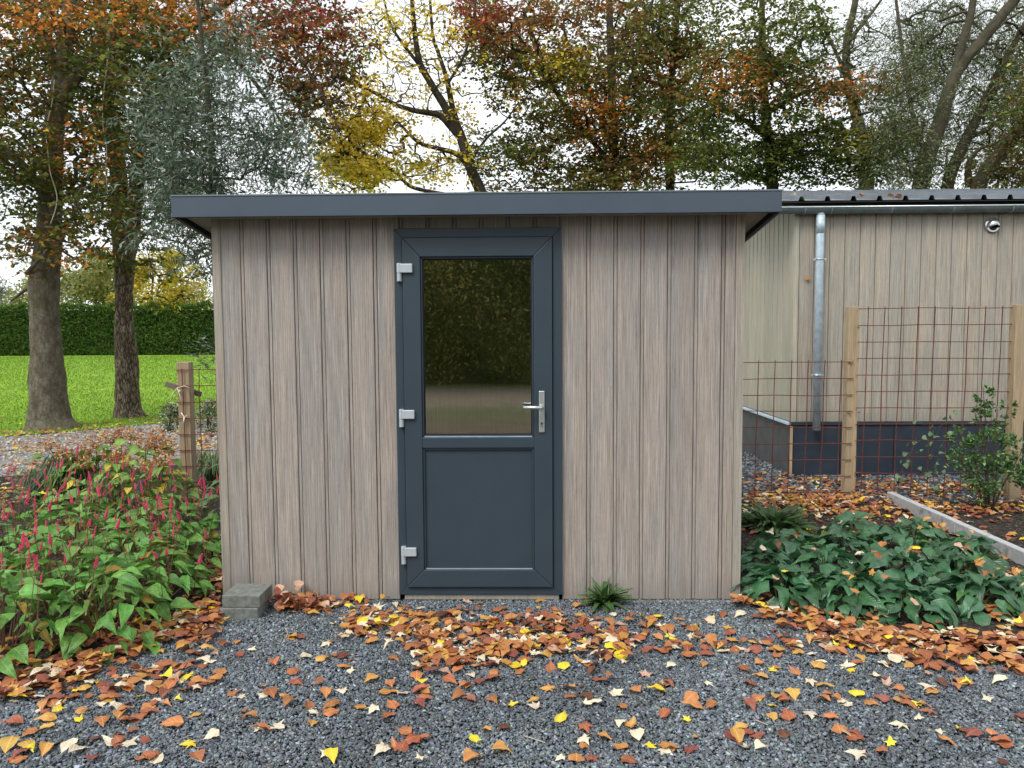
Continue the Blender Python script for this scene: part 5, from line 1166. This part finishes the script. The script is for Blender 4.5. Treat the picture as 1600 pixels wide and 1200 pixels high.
# --- yellow maple, leaning bare trunk above the roof
dY = 18
b0 = at(778,345,dY)
TY = limb([(790,420),(762,325),(751,300),(732,256),(719,209),(703,180),(678,138),(655,101),(649,60),(645,20),(640,-60)], dY, [10,9,8.5,8,7.5,6.5,5.5,5,4,3.5,2.5]); TY[0][0][2] = -.1
LY = [TY, limb([(722,218),(700,192),(685,178),(650,174),(620,165),(590,148),(560,130)], dY, [6,5.5,5,4,3.4,2.5,1.8]), limb([(738,268),(715,240),(690,233),(655,225),(630,200),(615,182)], dY, [5,4,3.5,3,2,1.5]),
      limb([(716,205),(712,185),(706,165),(700,130),(688,90),(676,60),(672,0)], dY+.5, [5,5,4.5,4,3,2.5,2]), limb([(694,304),(660,297),(640,292),(610,262),(580,250),(550,225)], dY-1, [3.5,3,3,2.2,1.8,1.2]), limb([(655,101),(630,70),(610,40),(600,0)], dY, [3,2.5,2,1.4]), limb([(700,130),(725,90),(740,40),(745,-20)], dY, [2.5,2,1.6,1]),
      limb([(732,256),(760,215),(790,190),(810,160)], dY, [2.5,2,1.5,1])]
aY = np.concatenate([blobs([(570,220,60,60,dY,1.5),(590,170,60,50,dY,1.2,.7),(560,270,60,35,dY-1,1.3),(650,250,60,40,dY,1.2,.8),(700,170,50,60,dY,1.2,.4),(630,100,80,80,dY,1.5,.35),(700,60,60,70,dY,1.5,.3),(780,90,50,90,dY,1.2,.3),(620,20,90,50,dY,1.5,.3),(740,240,40,50,dY,1,.4),(530,200,50,90,dY,1.5,.6)], 1500, 4, .1, .5)])
def ypal(P_, r_):
    pc = np.array([YEL,(.74,.50,.04),(.50,.48,.07),(.82,.62,.10),(.66,.50,.06)]); return pc[r_.integers(0,5,len(P_))]*r_.lognormal(0,.2,(len(P_),1))
yl0 = leafer(24, .10, .085, .20, ypal, flat=.6, droop=-.3)
def yleaf(A, r_):
    x, y = proj(A); dens = np.full(len(A), .13)
    for (cx_,cy_,rx_,ry_,st) in ((575,205,48,18,.75),(620,180,35,16,.6),(545,262,45,24,.75),(600,262,30,16,.5),(655,262,26,18,.7),(560,138,40,16,.4),(690,170,30,30,.3),(520,235,30,25,.5),(700,240,40,20,.3),(640,110,60,20,.2)):
        dens = np.maximum(dens, st*np.exp(-((x-cx_)/rx_)**2-((y-cy_)/ry_)**2))
    return yl0(A[r_.random(len(A)) < dens], r_)
tree('yellow_maple', 'half bare maple with yellow leaves and leaning dark trunk above the shed roof', LY, aY, M['bark_d'], 4, yleaf, rtip=.0055, step=.45, exponent=.40)
# --- dense beeches behind the roof
dC = 19
def stem(pts, d, rp): 
    T_ = limb(pts, d, rp); T_[0][0][2] = -.1; return T_
TC = stem([(972,420),(965,300),(960,250),(957,180),(955,100),(952,0),(950,-100)], dC, [9,8,7.5,7,6,5,3])
LC = [TC, limb([(960,262),(900,190),(865,140),(842,80),(820,20)], dC, [4,4,3.5,2.8,2]), limb([(957,200),(985,130),(1000,70),(1020,0)], dC, [3.5,3,2.6,2]), limb([(958,240),(930,150),(895,105),(880,40)], dC+1, [4,3.5,3,2])]
aC = blobs([(800,60,90,80,dC,2),(860,130,100,90,dC,2.2),(880,240,110,70,dC,2.2),(790,250,70,60,dC,1.8,.8),(930,60,110,90,dC,2.4),(980,200,90,90,dC,2.2),(960,280,110,40,dC,2,.9),(760,20,60,50,dC,1.5,.6)], 1050, 5, .30, .4)
tree('beech_tree', 'dense brown and green beech above the middle of the shed roof', LC, aC, M['bark_d'], 5, leafer(24, .115, .082, .22, pal_main([(800,30,140,60,5,.6),(930,175,50,45,6,.6),(930,40,120,50,3,.5),(870,90,50,40,8,.35),(840,250,60,50,1,.5),(910,270,100,40,3,.4),(730,25,60,40,7,.5)], 6, main=(0,1,2,2,3,2,5)), flat=.4), cat='tree', group='beeches above the shed roof', rtip=.007)
TD = stem([(1052,420),(1048,300),(1045,230),(1046,170),(1050,110),(1058,30),(1066,-80)], dC+1.5, [8,7,6.5,6,5,4,3])
LD = [TD, limb([(1046,190),(1034,140),(1024,90),(1030,40),(1035,0)], dC+1.5, [3.5,3,2.6,2.3,2]), limb([(1046,205),(1075,185),(1110,160),(1150,130)], dC+1.5, [3.5,3,2.5,1.6])]
aD = blobs([(1020,90,70,100,dC+1.5,2),(1060,30,70,60,dC+1.5,2),(1040,220,80,80,dC+1.5,2.2),(1100,230,60,60,dC+1.5,1.6,.8),(1090,120,60,80,dC+1.5,1.8,.8)], 560, 6, .36, .4)
tree('beech_tree', 'slim stemmed beech behind the right half of the shed roof', LD, aD, M['bark_d'], 6, leafer(24, .115, .082, .22, pal_main([(1000,150,60,60,5,.5),(1010,240,60,60,6,.35),(1080,110,60,60,5,.4)], 7, main=(0,1,2,1,3,2)), flat=.4), group='beeches above the shed roof', rtip=.007)
dE = 16.5
TE = stem([(1212,420),(1208,300),(1204,250),(1198,200),(1195,160),(1192,100),(1191,40),(1190,-80)], dE, [11,9.5,8.5,7.5,6.5,5.5,4.5,3])
LE = [TE, limb([(1204,270),(1225,240),(1250,215),(1290,195),(1340,180),(1400,165)], dE, [4,3.5,3,2.6,2,1]), limb([(1198,215),(1160,185),(1120,160),(1080,150)], dE, [4,3,2.4,1.5]), limb([(1196,180),(1240,150),(1300,130),(1360,120)], dE, [3.5,3,2.2,1.2]), limb([(1206,285),(1150,268),(1100,250),(1070,240)], dE, [3.5,3,2,1.2])]
aE = blobs([(1200,60,110,80,dE,2),(1160,140,100,70,dE,1.8),(1130,240,90,50,dE,1.8,.9),(1260,170,100,70,dE,1.8,.9),(1290,240,100,50,dE,1.7),(1350,130,60,25,dE,.9,.7),(1375,205,60,30,dE,1,.6),(1340,265,70,28,dE,1.2,.8),(1220,250,70,45,dE,1.5)], 900, 7, .46, .5)
tree('beech_tree', 'layered beech with an orange patch and straight dark trunk, left of the big willow', LE, aE, M['bark_d'], 7, leafer(26, .098, .068, .19, pal_main([(1150,125,70,45,6,.5),(1360,135,70,40,6,.6),(1300,140,60,30,5,.4),(1380,215,60,25,8,.5),(1420,200,50,20,6,.5),(1230,200,80,60,2,.3)], 8, main=(0,1,0,2,1,2)), flat=.3), group='beeches above the shed roof', rtip=.006)
# --- snag tree with a broken stub
dF = 21
TF = stem([(1365,420),(1355,290),(1347,215),(1338,180),(1328,145),(1322,100),(1323,60),(1333,20),(1343,-30)], dF, [12,11,9.5,8,7,6,5.5,5,4])
LF = [TF, limb([(1326,130),(1310,90),(1296,60),(1280,30),(1270,-20)], dF, [4,3,2.5,2,1.4]), limb([(1349,215),(1338,200),(1335,190)], dF-.2, [8,7.5,7]), limb([(1323,70),(1345,40),(1370,10),(1390,-20)], dF, [3.5,3,2,1.4])]
aF = blobs([(1310,50,60,60,dF,1.6),(1360,60,60,60,dF,1.6),(1290,110,50,50,dF,1.3,.7),(1250,40,50,60,dF,1.3,.6)], 260, 8, .2, .5)
def grpal(P_, r_):
    pc = np.array([(.13,.18,.07),(.20,.25,.11),(.08,.115,.045),(.24,.28,.15),(.15,.15,.055)]); return pc[r_.integers(0,5,len(P_))]*r_.lognormal(0,.22,(len(P_),1))
tree('bare_willow', 'nearly bare tree with a broken stub behind the orange sprays', LF, aF, M['bark_w'], 8, leafer(12, .09, .03, .3, grpal), rtip=.008, exponent=.36)
# --- big grey willow on the right, leaning limbs
dW = 15
TW = stem([(1440,420),(1436,294),(1450,245),(1465,202),(1478,160),(1489,121),(1508,92),(1532,67),(1560,30),(1590,-5),(1625,-60)], dW, [14,12.5,11.5,10.5,10,9.5,8.5,8,7.5,7,5])
LW = [TW, limb([(1488,125),(1495,101),(1506,60),(1519,20),(1524,-40)], dW, [6,6,5.5,5,4]), limb([(1450,245),(1430,200),(1418,140),(1410,80),(1400,0)], dW+.5, [4,3.5,3,2.5,2])]
wsp = [(1425,120,60,110,dW+1.5,1.2),(1470,50,80,80,dW+1.8,1.2,.8),(1560,90,70,90,dW+2,1.2,.6),(1400,230,50,60,dW+.8,1.0,.8),(1470,230,50,50,dW+1.6,.9,.6),(1560,190,50,60,dW+3,1.0,.4),(1600,60,60,120,dW+2,1.2,.6)]
wl = leafer(36, .095, .026, .24, grpal, flat=1.3, droop=-.5, bend=.3, line=.15)
aW = blobs(wsp+[(1400,160,60,90,dW-.5,.6,.6),(1440,250,60,40,dW-.8,.5,.5),(1520,170,40,50,dW-1,.5,.35)], 900, 9, .30, .6)
tree('willow', 'big grey green willow leaning right above the barn roof', LW, aW, M['bark_w'], 9, wl, group='willows above the barn', rtip=.005, maxr=.025)
TX = stem([(1462,420),(1478,292),(1492,255),(1509,219),(1524,190),(1539,159),(1553,130),(1566,101),(1590,60),(1615,10)], dW+1.5, [10,9,8.5,8,7,6.5,6,5.5,4.5,3])
TX2 = limb([(1512,215),(1540,205),(1570,180),(1600,165)], dW+1.5, [4,3.5,3,2])
aX = blobs([(1540,230,60,50,dW+3,1.0),(1580,140,60,70,dW+3,1.0),(1500,180,40,50,dW+3,1.0,.8)], 170, 10, .3, .6)
tree('willow', 'thinner willow stem rising from behind the first bend of the big willow', [TX, TX2], aX, M['bark_d'], 10, wl, group='willows above the barn', rtip=.005, maxr=.025)
TZ = stem([(1505,420),(1526,292),(1544,262),(1566,236),(1585,210),(1602,189),(1640,140),(1680,90)], dW-.5, [12,11,10.5,10,9.5,9,8,6])
TZ2 = limb([(1515,292),(1512,270),(1514,250),(1530,232),(1552,225)], dW, [6,5,4,3,2])
aZ = blobs([(1600,250,60,45,dW-.5,1.3),(1640,150,80,80,dW-.5,1.6),(1560,270,50,25,dW,1,.8)], 260, 11, .3, .6)
tree('willow', 'third willow trunk slanting out of the right picture edge above the barn', [TZ, TZ2], aZ, M['bark_w'], 11, leafer(34, .09, .05, .22, pal_main([], 3, main=(0,1,2,3,1)), flat=.8), group='willows above the barn', rtip=.005, maxr=.025)

# ------------------------------------------------------------------ hedge across the lawn, far trees
hd_ = 62.0; r = np.random.default_rng(41)
hy = CAM[1]+hd_; hx0, hx1 = -60.0, -8.0; hh = at(200,479,hd_)[2]
hedge = empty('hedge', (hx0,hy,0), 'long clipped dark green conifer hedge across the far side of the lawn', 'hedge')
MB().box(0,hx1-hx0,.25,2.4,-.05,hh-.3).obj('core', plain('hedge_core', (.012,.022,.008), .9), hedge)
n = 52000; P_ = np.stack([r.uniform(0,hx1-hx0,n), r.uniform(-.1,.3,n)+.15*np.sin(r.uniform(0,6.28,n)), r.uniform(0,hh,n)],1); P_[:,2] = np.where(r.random(n) < .14, hh-.15+np.abs(r.normal(0,.16,n))+.12*np.sin(P_[:,0]*1.7)+.08*np.sin(P_[:,0]*4.3), P_[:,2])
P_ = P_[in_view(P_+np.array([hx0,hy,0]), 20)] if True else P_
pc = np.array([(.09,.18,.035),(.12,.23,.045),(.065,.135,.028),(.16,.28,.06),(.18,.15,.055)]); v = snoise(P_*np.array([1,0,1]), .12, 5)+r.normal(0,.5,len(P_)); k = np.clip(((v+1.4)/2.8*4).astype(int),0,3); k[(r.random(len(k)) < .10+.25*(snoise(P_,.1,9) > .5)*(P_[:,2] < hh*.6))] = 4
cloud_obj('foliage', P_, np.stack([r.normal(0,.5,len(P_)),-np.ones(len(P_))*.5,r.uniform(-.3,1.2,len(P_))],1), r.uniform(.18,.36,len(P_)), r.uniform(.07,.14,len(P_)), pc[k], M['leaf'], hedge, seed=8)
def far_tree(px, ptop, w, d, pal, label, seed, n=5200, trunk=True, size=.42, ry=None):
    r_ = np.random.default_rng(seed); base = at(px,545,d); base[2] = 0; H = at(px,ptop,d)[2]; ww = w*d/FPX; root = empty('far_tree', tuple(base), label, 'tree', 'trees beyond the hedge')
    nc = 16; cc = r_.normal(size=(nc,3))*np.array([ww*.45,ww*.3,H*.16])+np.array([0,0,H*.66]); u = r_.normal(size=(n,3)); u /= np.linalg.norm(u,axis=1)[:,None]; P2 = cc[r_.integers(0,nc,n)]+u*np.array([ww*.35,ww*.3,H*.17])*r_.random((n,1))**.4
    P2 = P2[P2[:,2] < H*1.04]; pc = np.array(pal); cloud_obj('crown', P2, r_.normal(size=P2.shape), r_.uniform(.5,1.1,len(P2))*size, r_.uniform(.4,.8,len(P2))*size, pc[r_.integers(0,len(pc),len(P2))]*r_.uniform(.7,1.25,(len(P2),1)), M['leaf'], root, seed=seed)
    b = MB(); b.tube([(0,0,-.1),(0,0,H*.4),(r_.normal()*.3,0,H*.85)], [.28,.2,.06], 7); b.obj('trunk', M['bark_w'], root)
YF = [(.62,.48,.05),(.52,.44,.06),(.38,.36,.07),(.70,.54,.07)]; GF = [(.26,.30,.10),(.34,.34,.12),(.20,.24,.08),(.44,.40,.13)]; PF = [(.30,.33,.25),(.36,.39,.30),(.25,.29,.21)]
far_tree(130,398,75,78,GF,'rounded olive green tree beyond the hedge between the two beech trunks',201)
far_tree(168,402,55,82,GF+YF[:1],'yellowish green tree beyond the hedge just left of the rough trunk',202)
far_tree(238,400,60,76,YF,'bright yellow tree beyond the hedge just right of the rough trunk',203)
far_tree(292,418,42,80,YF,'small golden tree beyond the hedge near the shed',204,1800)
far_tree(40,440,28,84,GF,'low pale green tree beyond the hedge left of the big beech trunk',205,1500)
far_tree(4,438,22,110,PF,'pale distant tree at the left picture edge',206,1500)
far_tree(322,428,26,95,PF,'grey nearly bare tree beyond the hedge against the shed wall',207,900,size=.28)
far_tree(90,455,20,88,GF,'low tree beyond the hedge behind the big trunk',208,1200)

# ------------------------------------------------------------------ greenery behind the camera (mirrored in the door glass)
r = np.random.default_rng(61)
bh = empty('shrub_border', (0,-19.5,0), 'tall wild hedge across the track facing the shed, mirrored in the door glass', 'hedge')
n = 34000; xx = r.uniform(-14,14,n); top = 6.0+1.2*np.sin(xx*.45+1)+.8*np.sin(xx*1.3)+.5*np.sin(xx*3.1); zz = r.random(n)**.85*top; P_ = np.stack([xx, r.uniform(-.9,.6,n)+.6*np.sin(xx*.9+zz*1.2), zz],1)
pc = np.array([(.26,.30,.08),(.34,.36,.11),(.16,.20,.06),(.46,.42,.14),(.52,.40,.12)]); v = snoise(P_, .25, 15)+r.normal(0,.5,n); k = np.clip(((v+1.5)/3*5).astype(int),0,4)
cloud_obj('foliage', P_, r.normal(size=P_.shape)+np.array([0,.6,.3]), r.uniform(.10,.22,n), r.uniform(.05,.10,n), pc[k], M['leaf'], bh, seed=18)
MB().box(-14,14,-2.4,-1.1,-.05,6.6).obj('core', ground_mat('thicket_core', [(.3,(.05,.06,.020)),(.6,(.14,.16,.05))], 3, .8), bh)
